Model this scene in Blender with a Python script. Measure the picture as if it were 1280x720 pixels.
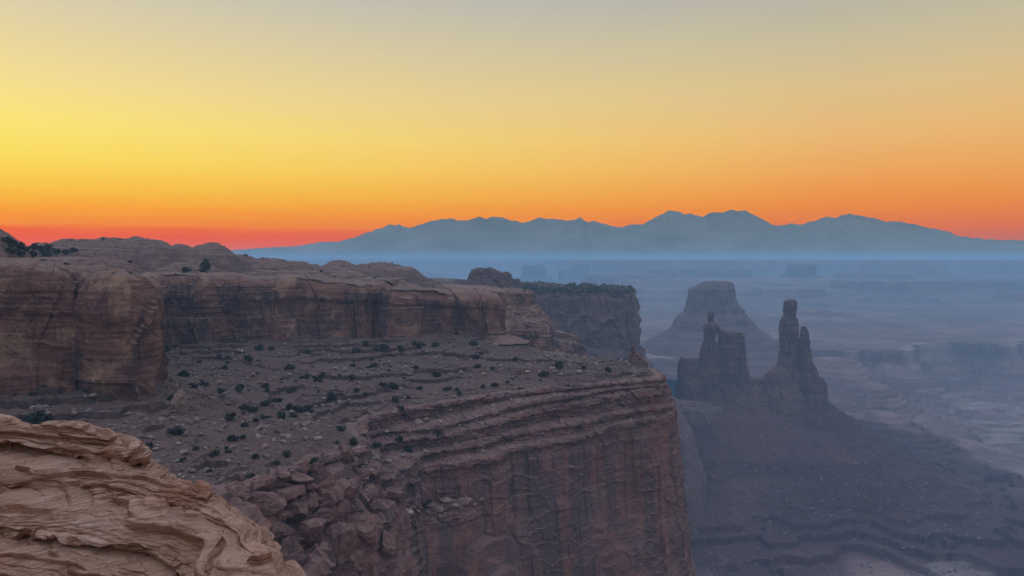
import bpy, math, random
import numpy as np

# ------------------------------------------------------------------ camera, sky, sun, exposure
F = 925.0                    # focal length in pixels of a 1280 wide picture
PITCH = math.atan((360 - 322) / F)
sc = bpy.context.scene
for o in list(bpy.data.objects):
    bpy.data.objects.remove(o)
COL = sc.collection
cd = bpy.data.cameras.new('camera')
cd.sensor_width = 36.0
cd.lens = 36.0 * F / 1280.0
cd.clip_start = 0.1
cd.clip_end = 80000
cam = bpy.data.objects.new('camera', cd)
COL.objects.link(cam)
cam.location = (0, 0, 0)
cam.rotation_euler = (math.pi / 2 - PITCH, 0, 0)
sc.camera = cam
sc.render.engine = 'CYCLES'
cy = sc.cycles
cy.use_denoising = True
cy.max_bounces = 6
cy.diffuse_bounces = 3
cy.volume_bounces = 3
cy.glossy_bounces = 1
cy.use_adaptive_sampling = True
cy.adaptive_threshold = 0.02
sc.view_settings.view_transform = 'Standard'
sc.view_settings.look = 'None'
sc.view_settings.gamma = 1
sc.view_settings.exposure = 0.0
sc.view_settings.use_curve_mapping = False


def lin(r, g, b):
    f = lambda c: c / 255 / 12.92 if c / 255 <= 0.04045 else ((c / 255 + 0.055) / 1.055) ** 2.4
    return (f(r), f(g), f(b), 1)


SUN_AZ = math.radians(-33)      # the glow, left of the view direction (+Y)
SUN_EL = math.radians(1.5)
world = bpy.data.worlds.new('World')
sc.world = world
world.use_nodes = True
wn, wl = world.node_tree.nodes, world.node_tree.links
wn.clear()


class NT:
    """small helper to write node graphs"""
    def __init__(s, tree):
        s.t, s.n, s.l = tree, tree.nodes, tree.links

    def put(s, sock, v):
        if hasattr(v, 'is_output'):
            s.l.new(v, sock)
        elif v is not None:
            sock.default_value = v

    def math(s, op, a, b=None, c=None, clamp=False):
        n = s.n.new('ShaderNodeMath')
        n.operation = op
        n.use_clamp = clamp
        for i, v in enumerate((a, b, c)):
            s.put(n.inputs[i], v)
        return n.outputs[0]

    def vmath(s, op, a, b):
        n = s.n.new('ShaderNodeVectorMath')
        n.operation = op
        s.put(n.inputs[0], a)
        s.put(n.inputs[1], b)
        return n.outputs[0]

    def noise(s, vec, scale, detail=4, rough=0.55, dist=0.0):
        n = s.n.new('ShaderNodeTexNoise')
        s.put(n.inputs['Vector'], vec)
        n.inputs['Scale'].default_value = scale
        n.inputs['Detail'].default_value = detail
        n.inputs['Roughness'].default_value = rough
        n.inputs['Distortion'].default_value = dist
        return n.outputs['Fac']

    def mrange(s, v, a, b, c=0.0, d=1.0, smooth=True):
        n = s.n.new('ShaderNodeMapRange')
        n.interpolation_type = 'SMOOTHSTEP' if smooth else 'LINEAR'
        s.put(n.inputs[0], v)
        for i, q in enumerate((a, b, c, d)):
            n.inputs[i + 1].default_value = q
        return n.outputs[0]

    def mix(s, fac, a, b, mode='MIX'):
        n = s.n.new('ShaderNodeMix')
        n.data_type = 'RGBA'
        n.blend_type = mode
        s.put(n.inputs[0], fac)
        s.put(n.inputs[6], a)
        s.put(n.inputs[7], b)
        return n.outputs[2]

    def ramp(s, fac, stops, interp='LINEAR'):
        n = s.n.new('ShaderNodeValToRGB')
        cr = n.color_ramp
        cr.interpolation = interp
        while len(cr.elements) < len(stops):
            cr.elements.new(0.5)
        for e, (p, c) in zip(cr.elements, stops):
            e.position = p
            e.color = c
        s.put(n.inputs[0], fac)
        return n.outputs[0]


def sky():
    T = NT(world.node_tree)
    tc = T.n.new('ShaderNodeTexCoord')
    sp = T.n.new('ShaderNodeSeparateXYZ')
    T.l.new(tc.outputs['Generated'], sp.inputs[0])
    x, y, z = sp.outputs
    hor = T.math('SQRT', T.math('ADD', T.math('MULTIPLY', x, x), T.math('MULTIPLY', y, y)))
    el = T.math('ARCTAN2', z, hor)                          # radians
    az = T.math('ARCTAN2', x, y)                            # 0 = view axis, left negative
    st = lambda el_deg: max(0.0, el_deg) / 40.0
    f = T.math('DIVIDE', T.math('MULTIPLY', el, 180 / math.pi), 40.0, clamp=True)
    # ragged thin streaks in the low red cloud band
    cv = T.n.new('ShaderNodeCombineXYZ')
    T.put(cv.inputs[0], T.math('MULTIPLY', az, 9.0))
    T.put(cv.inputs[1], T.math('MULTIPLY', el, 160.0))
    nz = T.noise(cv.outputs[0], 1.0, 3, 0.5, 0.4)
    f2 = T.math('ADD', f, T.math('MULTIPLY', T.math('SUBTRACT', nz, 0.5), T.mrange(f, 0.02, 0.16, 0.024, 0.013)))
    left = [(st(0.0), lin(250, 88, 14)), (st(0.8), lin(250, 88, 14)), (st(1.35), lin(248, 84, 18)), (st(1.8), lin(250, 98, 20)),
            (st(2.3), lin(254, 140, 26)), (st(3.3), lin(255, 166, 38)), (st(4.6), lin(255, 198, 60)), (st(6.6), lin(255, 224, 92)),
            (st(8.8), lin(255, 231, 118)), (st(11.5), lin(246, 223, 146)), (st(14.6), lin(231, 213, 162)),
            (st(18.5), lin(206, 201, 182)), (st(24), lin(186, 190, 182)), (st(32), lin(176, 186, 196)), (1.0, lin(184, 198, 218))]
    right = [(st(0.0), lin(196, 104, 84)), (st(1.3), lin(208, 104, 80)), (st(2.2), lin(226, 114, 64)), (st(3.4), lin(236, 134, 58)),
             (st(4.6), lin(239, 150, 68)), (st(6.2), lin(239, 167, 90)), (st(8.8), lin(234, 185, 116)), (st(12.0), lin(220, 192, 140)),
             (st(15.2), lin(200, 189, 155)), (st(18.5), lin(180, 176, 167)), (st(24), lin(164, 170, 168)), (st(32), lin(162, 174, 188)), (1.0, lin(176, 192, 214))]
    la = T.ramp(f2, left)
    ra = T.ramp(f2, right)
    mixaz = T.mrange(az, math.radians(-36), math.radians(24), smooth=False)
    glow = T.mix(mixaz, la, ra)
    # the dawn glow is only in the east; the unseen rest, brightened overhead, is set to light land and haze
    west = T.ramp(f, [(0.0, lin(138, 126, 126)), (0.3, lin(152, 144, 146)), (0.6, (0.52, 0.56, 0.65, 1)), (1.0, (0.94, 1.05, 1.34, 1))])
    aabs = T.math('ABSOLUTE', T.math('SUBTRACT', az, -0.25))
    toward = T.mrange(aabs, 0.75, 1.9, 1.0, 0.0)
    hi = T.mrange(el, math.radians(22), math.radians(50), 1.0, 0.0)
    body = T.mix(T.math('MULTIPLY', toward, hi), west, glow)
    nsk = T.n.new('ShaderNodeTexSky')
    nsk.sky_type = 'NISHITA'
    nsk.sun_disc = False
    nsk.sun_elevation = SUN_EL
    nsk.sun_rotation = SUN_AZ
    nsk.altitude = 1800
    b1 = T.n.new('ShaderNodeBackground')
    T.l.new(body, b1.inputs[0])
    b1.inputs[1].default_value = SKY_STRENGTH
    b2 = T.n.new('ShaderNodeBackground')
    T.l.new(nsk.outputs[0], b2.inputs[0])
    b2.inputs[1].default_value = NISHITA_STRENGTH
    ad = T.n.new('ShaderNodeAddShader')
    T.l.new(b1.outputs[0], ad.inputs[0])
    T.l.new(b2.outputs[0], ad.inputs[1])
    out = T.n.new('ShaderNodeOutputWorld')
    T.l.new(ad.outputs[0], out.inputs[0])


SKY_STRENGTH = 1.0
NISHITA_STRENGTH = 0.0
sky()
sl = bpy.data.lights.new('sun', 'SUN')
sl.energy = 0.12
sl.angle = math.radians(12)
sl.color = (1.0, 0.62, 0.38)
so = bpy.data.objects.new('sun', sl)
COL.objects.link(so)
so.rotation_euler = (math.pi / 2 - SUN_EL, 0, math.pi - SUN_AZ)

HAZE_DENSITY = 1 / 7600
HAZE_TOP = 34.0
HAZE_COLOR = (0.37, 0.69, 1.0, 1)

# ------------------------------------------------------------------ numpy noise
U = np.uint32


def _h(ix, iy, iz, seed):
    with np.errstate(over='ignore'):
        h = ix.astype(np.int64).astype(U) * U(374761393) + iy.astype(np.int64).astype(U) * U(668265263) \
            + iz.astype(np.int64).astype(U) * U(2147483647) + U((seed * 1274126177) & 0xffffffff)
        h = (h ^ (h >> U(13))) * U(1274126177)
        h = (h ^ (h >> U(16))) * U(2246822519)
        h ^= h >> U(15)
    return h.astype(np.float32) / np.float32(4294967295.0)


def vnoise(x, y, z=None, seed=0):
    """value noise, -1..1"""
    x = np.asarray(x, np.float64)
    y = np.asarray(y, np.float64) + 0 * x
    x0 = np.floor(x)
    y0 = np.floor(y)
    fx = (x - x0).astype(np.float32)
    fy = (y - y0).astype(np.float32)
    fx = fx * fx * fx * (fx * (fx * 6 - 15) + 10)
    fy = fy * fy * fy * (fy * (fy * 6 - 15) + 10)
    if z is None:
        zz = np.zeros_like(x0)
        a = _h(x0, y0, zz, seed) * (1 - fx) + _h(x0 + 1, y0, zz, seed) * fx
        b = _h(x0, y0 + 1, zz, seed) * (1 - fx) + _h(x0 + 1, y0 + 1, zz, seed) * fx
        return (a * (1 - fy) + b * fy) * 2 - 1
    z = np.asarray(z, np.float64) + 0 * x
    z0 = np.floor(z)
    fz = (z - z0).astype(np.float32)
    fz = fz * fz * fz * (fz * (fz * 6 - 15) + 10)
    r = 0
    for dz, wz in ((0, 1 - fz), (1, fz)):
        a = _h(x0, y0, z0 + dz, seed) * (1 - fx) + _h(x0 + 1, y0, z0 + dz, seed) * fx
        b = _h(x0, y0 + 1, z0 + dz, seed) * (1 - fx) + _h(x0 + 1, y0 + 1, z0 + dz, seed) * fx
        r = r + wz * (a * (1 - fy) + b * fy)
    return r * 2 - 1


def fbm(x, y, z=None, oct=5, seed=0, gain=0.5, lac=2.03):
    a, s, t = 1.0, 0.0, 0.0
    for k in range(oct):
        s = s + a * vnoise(x, y, z, seed + k * 17)
        t += a
        a *= gain
        x = np.asarray(x) * lac + 13.7
        y = np.asarray(y) * lac + 7.1
        if z is not None:
            z = np.asarray(z) * lac + 3.3
    return s / t * 1.6


def ridged(x, y, z=None, oct=4, seed=0, gain=0.5):
    a, s, t = 1.0, 0.0, 0.0
    for k in range(oct):
        s = s + a * (1 - np.abs(vnoise(x, y, z, seed + k * 31)))
        t += a
        a *= gain
        x = np.asarray(x) * 2.1 + 5.2
        y = np.asarray(y) * 2.1 + 1.7
        if z is not None:
            z = np.asarray(z) * 2.1 + 9.3
    return s / t


def cells(x, y, z, seed=0):
    """cellular noise: id value 0..1 of the nearest cell and F2-F1"""
    x0, y0, z0 = np.floor(x), np.floor(y), np.floor(z)
    f1 = np.full(x.shape, 9.0, np.float32)
    f2 = f1.copy()
    idv = np.zeros(x.shape, np.float32)
    for dx in (-1, 0, 1):
        for dy in (-1, 0, 1):
            for dz in (-1, 0, 1):
                cx, cy_, cz = x0 + dx, y0 + dy, z0 + dz
                px = cx + 0.15 + 0.7 * _h(cx, cy_, cz, seed) - x
                py = cy_ + 0.15 + 0.7 * _h(cx, cy_, cz, seed + 1) - y
                pz = cz + 0.15 + 0.7 * _h(cx, cy_, cz, seed + 2) - z
                d = np.sqrt(px * px + py * py + pz * pz).astype(np.float32)
                near = d < f1
                f2 = np.where(near, f1, np.minimum(f2, d))
                idv = np.where(near, _h(cx, cy_, cz, seed + 3), idv)
                f1 = np.where(near, d, f1)
    return idv, f2 - f1


def sstep(a, b, x):
    t = np.clip((x - a) / (b - a), 0, 1)
    return t * t * (3 - 2 * t)


def lerp(a, b, t):
    return a + (b - a) * t


def strata(q, seed, thick=1.0):
    """layered ledge profile along q, -1..1, hard edges, layers of uneven thickness"""
    w = q / thick + 0.8 * vnoise(q / thick * 0.37, 0.5 * np.ones_like(q), None, seed)
    i = np.floor(w)
    f = w - i
    a = _h(i, i * 0, i * 0, seed + 5)
    b = _h(i + 1, i * 0, i * 0, seed + 5)
    t = sstep(0.78, 1.0, f)
    return (a * (1 - t) + b * t) * 2 - 1


def terrace(h, L, seed, sharp=0.3, keep=0.25):
    """turn a smooth height into treads and risers with uneven steps"""
    w = h / L + 0.35 * vnoise(h / L * 0.5, 0.3 * np.ones_like(h), None, seed)
    i = np.floor(w)
    f = w - i
    t = (i + keep * f + (1 - keep) * sstep(0.5 - sharp / 2, 0.5 + sharp / 2, f))
    return h + (t - w) * L


def P(px, py, d):
    """point at horizontal depth d seen at pixel (px, py) of the 1280x720 frame"""
    xn, yn = (px - 640) / F, (360 - py) / F
    c, s = math.cos(PITCH), math.sin(PITCH)
    dx, dy, dz = xn, c + yn * s, -s + yn * c
    k = d / dy
    return (dx * k, d, dz * k)


# ------------------------------------------------------------------ mesh helpers
def tag(o, label=None, cat=None, group=None, kind=None):
    for k, v in (('label', label), ('category', cat), ('group', group), ('kind', kind)):
        if v:
            o[k] = v
    return o


def link(name, me, mat=None, parent=None):
    o = bpy.data.objects.new(name, me)
    COL.objects.link(o)
    if mat is not None and me is not None:
        me.materials.append(mat)
    if parent is not None:
        o.parent = parent
    return o


def raw_mesh(name, V, Fq, smooth=False, attrs=None):
    me = bpy.data.meshes.new(name)
    V = np.ascontiguousarray(V, np.float32)
    n = Fq.shape[1]
    me.vertices.add(len(V))
    me.vertices.foreach_set('co', V.ravel())
    me.loops.add(Fq.size)
    me.loops.foreach_set('vertex_index', np.ascontiguousarray(Fq, np.int32).ravel())
    me.polygons.add(len(Fq))
    me.polygons.foreach_set('loop_start', np.arange(0, Fq.size, n, dtype=np.int32))
    me.polygons.foreach_set('loop_total', np.full(len(Fq), n, np.int32))
    me.polygons.foreach_set('use_smooth', np.full(len(Fq), smooth, bool))
    me.update(calc_edges=True)
    for k, a in (attrs or {}).items():
        at = me.attributes.new(k, 'FLOAT', 'POINT')
        at.data.foreach_set('value', np.ascontiguousarray(a, np.float32).ravel())
    return me


def grid_mesh(name, G, closed=False, smooth=False, keep=None, attrs=None, cap=False):
    """G[n, m, 3]; closed wraps the first axis. keep: bool per vertex"""
    n, m = G.shape[:2]
    idx = np.arange(n * m).reshape(n, m)
    if closed:
        idx = np.vstack([idx, idx[:1]])
    q = np.stack([idx[:-1, :-1], idx[1:, :-1], idx[1:, 1:], idx[:-1, 1:]], -1).reshape(-1, 4)
    V = G.reshape(-1, 3)
    if keep is not None:
        k = keep.ravel()
        q = q[k[q].all(1)]
        used = np.zeros(len(V), bool)
        used[q.ravel()] = True
        remap = np.cumsum(used) - 1
        q = remap[q]
        V = V[used]
        attrs = {a: v.ravel()[used] for a, v in (attrs or {}).items()}
    return raw_mesh(name, V, q, smooth, attrs)


def grid_normals(G, closed=False):
    if closed:
        a = np.roll(G, -1, 0) - np.roll(G, 1, 0)
    else:
        a = np.gradient(G, axis=0)
    b = np.gradient(G, axis=1)
    n = np.cross(a, b)
    return n / (np.linalg.norm(n, axis=-1, keepdims=True) + 1e-9)


def gsmooth(a, sig, closed=False):
    if sig <= 0:
        return a
    r = int(max(1, 3 * sig))
    k = np.exp(-0.5 * (np.arange(-r, r + 1) / sig) ** 2)
    k /= k.sum()
    if closed:
        ap = np.concatenate([a[-r:], a, a[:r]], 0)
    else:
        ap = np.concatenate([np.repeat(a[:1], r, 0), a, np.repeat(a[-1:], r, 0)], 0)
    out = np.zeros_like(a)
    for i, w in enumerate(k):
        out = out + w * ap[i:i + len(a)]
    return out


def loft(stations, ds, dk, round_=3.0, nround=10.0):
    """stations: [((x, y), [(out, z), ...])]. Returns base grid G[n, m, 3], arc length S[n], profile index K[m]"""
    pts = np.array([s[0] for s in stations], float)
    prof = np.array([s[1] for s in stations], float)          # M, K, 2
    seg = np.linalg.norm(np.diff(pts, axis=0), axis=1)
    S = np.concatenate([[0], np.cumsum(seg)])
    n = int(S[-1] / ds) + 2
    s = np.linspace(0, S[-1], n)
    step = s[1] - s[0]
    path = np.stack([np.interp(s, S, pts[:, i]) for i in (0, 1)], 1)
    path = gsmooth(path, round_ / step)
    tan = np.gradient(path, axis=0)
    nor = np.stack([tan[:, 1], -tan[:, 0]], 1)
    nor = gsmooth(nor, nround / step)
    nor /= np.linalg.norm(nor, axis=1, keepdims=True) + 1e-9
    K = prof.shape[1]
    pr = np.stack([[np.interp(s, S, prof[:, k, c]) for k in range(K)] for c in (0, 1)], -1)   # K, n, 2
    pr = gsmooth(pr.transpose(1, 0, 2), round_ / step)        # n, K, 2
    seglen = np.linalg.norm(np.diff(prof, axis=1), axis=2).mean(0)
    cum = np.concatenate([[0], np.cumsum(seglen)])
    m = int(cum[-1] / dk) + 2
    kk = np.interp(np.linspace(0, cum[-1], m), cum, np.arange(K))
    k0 = np.clip(np.floor(kk).astype(int), 0, K - 2)
    fr = (kk - k0)[None, :, None]
    q = pr[:, k0] * (1 - fr) + pr[:, k0 + 1] * fr             # n, m, 2
    G = np.empty((n, m, 3))
    G[..., :2] = path[:, None] + nor[:, None] * q[..., :1]
    G[..., 2] = q[..., 1]
    return G, s, kk


def rings(levels, d, ratio, ds, power=2.6, yoff=0.0, rot=0.0):
    """closed rock body from silhouette rows (py, px_left, px_right) at depth d; a flat cap on top"""
    L = np.array(levels, float)
    zs = np.array([P(640, r[0], d)[2] for r in L])
    xl = np.array([P(r[1], r[0], d)[0] for r in L])
    xr = np.array([P(r[2], r[0], d)[0] for r in L])
    per = np.pi * (xr - xl).max() * (1 + ratio) / 2
    n = int(max(24, per / ds))
    zlen = np.concatenate([[0], np.cumsum(np.hypot(np.diff(zs), np.diff((xr - xl) / 2)))])
    m = int(max(6, zlen[-1] / ds))
    u = np.linspace(0, zlen[-1], m)
    z, a0, a1 = (np.interp(u, zlen, v) for v in (zs, xl, xr))
    ncap = max(3, int((a1[0] - a0[0]) / 2 / ds))
    sc_ = np.concatenate([np.linspace(0.02, 1, ncap, endpoint=False), np.ones(m)])
    z = np.concatenate([np.full(ncap, z[0]), z])
    a0 = np.concatenate([np.full(ncap, a0[0]), a0])
    a1 = np.concatenate([np.full(ncap, a1[0]), a1])
    th = -np.linspace(0, 2 * np.pi, n, endpoint=False)
    c, s = np.cos(th), np.sin(th)
    ex = 2.0 / power
    cx, sx = np.sign(c) * np.abs(c) ** ex, np.sign(s) * np.abs(s) ** ex
    half = (a1 - a0) / 2 * sc_
    G = np.empty((n, len(z), 3))
    G[..., 0] = ((a0 + a1) / 2)[None] + cx[:, None] * half[None]
    rr = ratio if np.ndim(ratio) == 0 else np.interp(z, zs[::-1], np.array(ratio)[::-1])
    G[..., 1] = d + yoff + sx[:, None] * (half * rr)[None]
    G[..., 2] = z[None]
    return G


def rock_disp(G, N, big=2.0, bigs=30, blk=0.8, bsize=(6, 6, 10), lay=0.5, lth=2.0, crack=1.0, cs=14, rough=0.3, rs=2.5, seed=0, w=1.0):
    """weathered cliff relief, moved along the surface normal"""
    x, y, z = G[..., 0], G[..., 1], G[..., 2]
    d = big * fbm(x / bigs, y / bigs, z / bigs, 3, seed)
    wz = z + 1.6 * lth * 0.5 * fbm(x / (bigs * 1.5), y / (bigs * 1.5), z / bigs, 2, seed + 3)
    mod = 0.55 + 0.45 * fbm(x / bigs, y / bigs, z / bigs, 2, seed + 9)
    if np.any(lay):
        d = d + lay * np.clip(mod, 0.1, 1.3) * (0.7 * strata(wz, seed + 1, lth) + 0.4 * strata(wz, seed + 2, lth * 0.36))
    if np.any(blk):
        jx = x + 0.25 * bsize[0] * fbm(x / bsize[0], y / bsize[0], z / bsize[2], 2, seed + 40)
        jz = wz + 0.2 * bsize[2] * fbm(x / bsize[0], y / bsize[0], z / bsize[2], 2, seed + 41)
        a, e = cells(jx / bsize[0], y / bsize[1], jz / bsize[2], seed + 20)
        d = d + blk * ((a - 0.5) * 1.6 - 0.5 * (1 - sstep(0.0, 0.16, e)))
        a, e = cells(jx / bsize[0] * 2.6, y / bsize[1] * 2.6, jz / bsize[2] * 2.8, seed + 25)
        d = d + 0.4 * blk * ((a - 0.5) * 1.6 - 0.5 * (1 - sstep(0.0, 0.16, e)))
    if np.any(crack):
        v = np.abs(vnoise(x / cs + 0.25 * vnoise(x / 9, y / 9, z / 9, seed + 55), y / cs, z / (cs * 7), seed + 50))
        d = d - crack * (1 - sstep(0.0, 0.10, v))
        v = np.abs(vnoise(x / cs * 2.3, y / cs * 2.3, z / (cs * 2.5), seed + 60))
        d = d - 0.45 * crack * (1 - sstep(0.0, 0.12, v))
    d = d + rough * fbm(x / rs, y / rs, z / rs, 4, seed + 70)
    return G + N * (d * w)[..., None]


def joints(s, z, width, sd, wob):
    """upright slabs between vertical joints: offset of each slab, crack line, which cracks are open"""
    u = s[:, None] / width + wob * fbm(z / 40, s[:, None] / 60 + 0 * z, None, 2, sd) + 0.35 * vnoise(s / width * 0.7, s * 0, None, sd + 1)[:, None]
    i0 = np.floor(u)
    f_ = u - i0
    lev = np.floor(z / (width * 3.1) + 9 * _h(i0, i0 * 0, i0 * 0, sd + 2))
    a0 = _h(i0, lev, lev * 0, sd + 3) - 0.5
    ed = np.minimum(f_, 1 - f_) * width
    ex = sstep(0.35, 0.75, _h(np.round(u), i0 * 0, i0 * 0, sd + 4) + 0.5 * fbm(z / 30, u, None, 2, sd + 5))
    return a0, 1 - sstep(0.15, 0.75, ed), ex


# ------------------------------------------------------------------ materials
def material(name):
    m = bpy.data.materials.new(name)
    m.use_nodes = True
    m.node_tree.nodes.clear()
    T = NT(m.node_tree)
    out = T.n.new('ShaderNodeOutputMaterial')
    b = T.n.new('ShaderNodeBsdfPrincipled')
    b.inputs['Roughness'].default_value = 0.95
    b.inputs['Specular IOR Level'].default_value = 0.12
    T.l.new(b.outputs[0], out.inputs[0])
    return m, T, b


def geo(T, obj=False):
    g = T.n.new('ShaderNodeNewGeometry')
    if obj:
        tc = T.n.new('ShaderNodeTexCoord')
        return tc.outputs['Object'], g.outputs['Normal']
    return g.outputs['Position'], g.outputs['Normal']


def bump(T, b, h, dist, strength=0.8, prev=None):
    n = T.n.new('ShaderNodeBump')
    n.inputs['Strength'].default_value = strength
    n.inputs['Distance'].default_value = dist
    T.put(n.inputs['Height'], h)
    if prev is not None:
        T.l.new(prev, n.inputs['Normal'])
    if b is not None:
        T.l.new(n.outputs[0], b.inputs['Normal'])
    return n.outputs[0]


def c4(c, k=1.0):
    return (c[0] * k, c[1] * k, c[2] * k, 1)


def rock_material(name, bands, varnish=(0.05, 0.035, 0.04), top=(0.3, 0.21, 0.17), vamt=0.7, s=1.0, band=3.0, tint=None, topamt=0.7,
                  bumpd=0.5, tan=None, tanamt=0.0, panel=None, riser_shade=0.0, hb=0.8):
    """bands: colours of the beds. s: size of the features in metres (1 = cliff a few hundred metres away)"""
    m, T, b = material(name)
    pos, nor = geo(T)
    sp = T.n.new('ShaderNodeSeparateXYZ')
    T.l.new(nor, sp.inputs[0])
    nz = sp.outputs[2]
    wob = T.noise(pos, 0.02 / s, 3)
    sq = T.vmath('MULTIPLY', pos, (0.012 / s, 0.012 / s, 1.0 / (band * s)))
    lay = T.noise(sq, 1.0, 5, 0.65, 0.25)
    col = T.ramp(lay, [(0.30 + 0.40 * i / (len(bands) - 1), c4(c)) for i, c in enumerate(bands)])
    # blotches
    bl = T.noise(pos, 0.07 / s, 5, 0.6, 0.6)
    col = T.mix(T.mrange(bl, 0.3, 0.7, 0.0, 0.5), col, T.mix(1.0, col, (0.66, 0.58, 0.56, 1), 'MULTIPLY'))
    if tan:
        tn = T.noise(pos, 0.045 / s, 6, 0.65, 1.2)
        col = T.mix(T.mrange(tn, 0.5, 0.62, 0.0, tanamt), col, c4(tan))
    steep = T.mrange(nz, 0.25, 0.6, 1.0, 0.0)
    # desert varnish: dark curtains and thin streaks running down the face
    cur = T.noise(T.vmath('MULTIPLY', pos, (0.055 / s, 0.055 / s, 0.022 / s)), 1.0, 5, 0.6, 0.8)
    stk = T.noise(T.vmath('MULTIPLY', pos, (0.42 / s, 0.42 / s, 0.018 / s)), 1.0, 4, 0.6, 0.15)
    v = T.math('MULTIPLY', T.mrange(cur, 0.44, 0.60), T.mrange(stk, 0.33, 0.6, 0.45, 1.0))
    v = T.math('MULTIPLY', T.math('MULTIPLY', v, steep), vamt)
    col = T.mix(v, col, c4(varnish))
    if panel:
        pn = T.noise(T.vmath('MULTIPLY', pos, (0.085 / s, 0.085 / s, 0.006 / s)), 1.0, 3, 0.5, 0.3)
        col = T.mix(T.math('MULTIPLY', T.mrange(pn, 0.51, 0.56, 0.0, 0.75), steep), col, c4(panel[0]))
        col = T.mix(T.math('MULTIPLY', T.mrange(pn, 0.43, 0.40, 0.0, 0.65), steep), col, c4(panel[1]))
    pal = T.math('MULTIPLY', T.mrange(stk, 0.60, 0.72, 0.0, 0.35), steep)
    col = T.mix(pal, col, c4(top))
    if riser_shade:
        col = T.mix(T.mrange(nz, 0.80, 0.45, 0.0, riser_shade), col, c4(varnish))  # varnish colour on steep risers also paints in the missing overhang shadow
    # dust and soil on level places
    flat = T.math('MULTIPLY', T.mrange(nz, 0.55, 0.9), topamt)
    tcol = T.mix(T.mrange(T.noise(pos, 0.35 / s, 4), 0.35, 0.65), c4(top), c4(top, 0.72))
    col = T.mix(flat, col, tcol)
    # grain
    g = T.noise(pos, 1.3 / s, 4, 0.7)
    col = T.mix(1.0, col, T.ramp(g, [(0.25, (0.62, 0.62, 0.62, 1)), (0.55, (1, 1, 1, 1)), (0.8, (1.3, 1.28, 1.24, 1))]), 'MULTIPLY')
    T.l.new(col, b.inputs['Base Color'])
    h = T.math('ADD', T.math('MULTIPLY', T.noise(pos, 0.8 / s, 6, 0.7), 1.0),
               T.math('MULTIPLY', T.noise(T.vmath('MULTIPLY', pos, (0.12 / s, 0.12 / s, 1.6 / s)), 1.0, 4, 0.6), hb))
    bump(T, b, h, bumpd * s, 0.9)
    return m


M = {}
M['upper'] = rock_material('navajo_cliff_rock', [(0.165, 0.08, 0.06), (0.215, 0.115, 0.082), (0.13, 0.068, 0.055), (0.25, 0.148, 0.108)],
                           varnish=(0.06, 0.042, 0.048), top=(0.215, 0.15, 0.122), vamt=0.9, tan=(0.37, 0.24, 0.155), tanamt=0.5)
M['wall'] = rock_material('wingate_wall_rock', [(0.155, 0.08, 0.069), (0.19, 0.103, 0.086), (0.125, 0.074, 0.068), (0.215, 0.125, 0.10)],
                          varnish=(0.095, 0.072, 0.08), top=(0.19, 0.13, 0.112), vamt=0.72, tan=(0.27, 0.155, 0.125), tanamt=0.4, bumpd=0.24, hb=0.06, panel=((0.092, 0.068, 0.07), (0.225, 0.112, 0.092)))
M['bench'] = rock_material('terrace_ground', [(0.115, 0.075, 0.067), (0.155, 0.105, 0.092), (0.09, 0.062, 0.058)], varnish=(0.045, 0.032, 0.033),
                           top=(0.112, 0.072, 0.063), vamt=0.5, band=2.0, riser_shade=0.6)
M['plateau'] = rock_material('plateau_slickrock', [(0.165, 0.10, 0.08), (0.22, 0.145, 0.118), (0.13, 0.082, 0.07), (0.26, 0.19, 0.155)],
                             varnish=(0.1, 0.075, 0.07), top=(0.20, 0.142, 0.117), vamt=0.5, band=2.5, riser_shade=0.35)
M['tower'] = rock_material('tower_rock', [(0.15, 0.083, 0.072), (0.2, 0.115, 0.092), (0.125, 0.075, 0.068), (0.22, 0.13, 0.102)],
                           varnish=(0.07, 0.05, 0.05), top=(0.27, 0.19, 0.16), vamt=0.55, s=2.5, bumpd=0.7)
M['mesa'] = rock_material('mesa_rock', [(0.15, 0.092, 0.082), (0.19, 0.118, 0.1), (0.125, 0.08, 0.076)], varnish=(0.06, 0.045, 0.045),
                          top=(0.125, 0.10, 0.082), vamt=0.5, s=3.0, bumpd=0.8)


def talus_material(name, a, b2, pale, s):
    m, T, b = material(name)
    pos, nor = geo(T)
    col = T.mix(T.mrange(T.noise(pos, 0.012 / s, 5, 0.6), 0.35, 0.65), c4(a), c4(b2))
    st = T.noise(T.vmath('MULTIPLY', pos, (0.004 / s, 0.004 / s, 0.09 / s)), 1.0, 4, 0.6)
    col = T.mix(T.mrange(st, 0.47, 0.58, 0, 0.75), col, c4(b2, 0.55))
    sp = T.noise(pos, 0.16 / s, 5, 0.75)
    col = T.mix(T.mrange(sp, 0.60, 0.72, 0, 0.55), col, c4(pale))
    col = T.mix(T.mrange(sp, 0.42, 0.30, 0, 0.5), col, c4(a, 0.45))
    if name == 'basin_ground':       # red slope debris below the towers, paler soil on the floor
        a2 = T.n.new('ShaderNodeAttribute')
        a2.attribute_name = 'slope'
        col = T.mix(a2.outputs['Fac'], T.mix(1.0, col, (1.45, 1.5, 1.5, 1), 'MULTIPLY'), T.mix(1.0, col, (0.78, 0.66, 0.66, 1), 'MULTIPLY'))
    at = T.n.new('ShaderNodeAttribute')
    at.attribute_name = 'pale'
    col = T.mix(at.outputs['Fac'], col, c4(pale))
    T.l.new(col, b.inputs['Base Color'])
    bump(T, b, T.noise(pos, 0.2 / s, 6, 0.75), 2.0 * s, 0.9)
    return m


M['talus'] = talus_material('talus_debris', (0.105, 0.064, 0.062), (0.14, 0.086, 0.078), (0.28, 0.21, 0.185), 1.0)
M['basin'] = talus_material('basin_ground', (0.092, 0.058, 0.056), (0.145, 0.09, 0.08), (0.42, 0.35, 0.30), 2.2)


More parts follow.
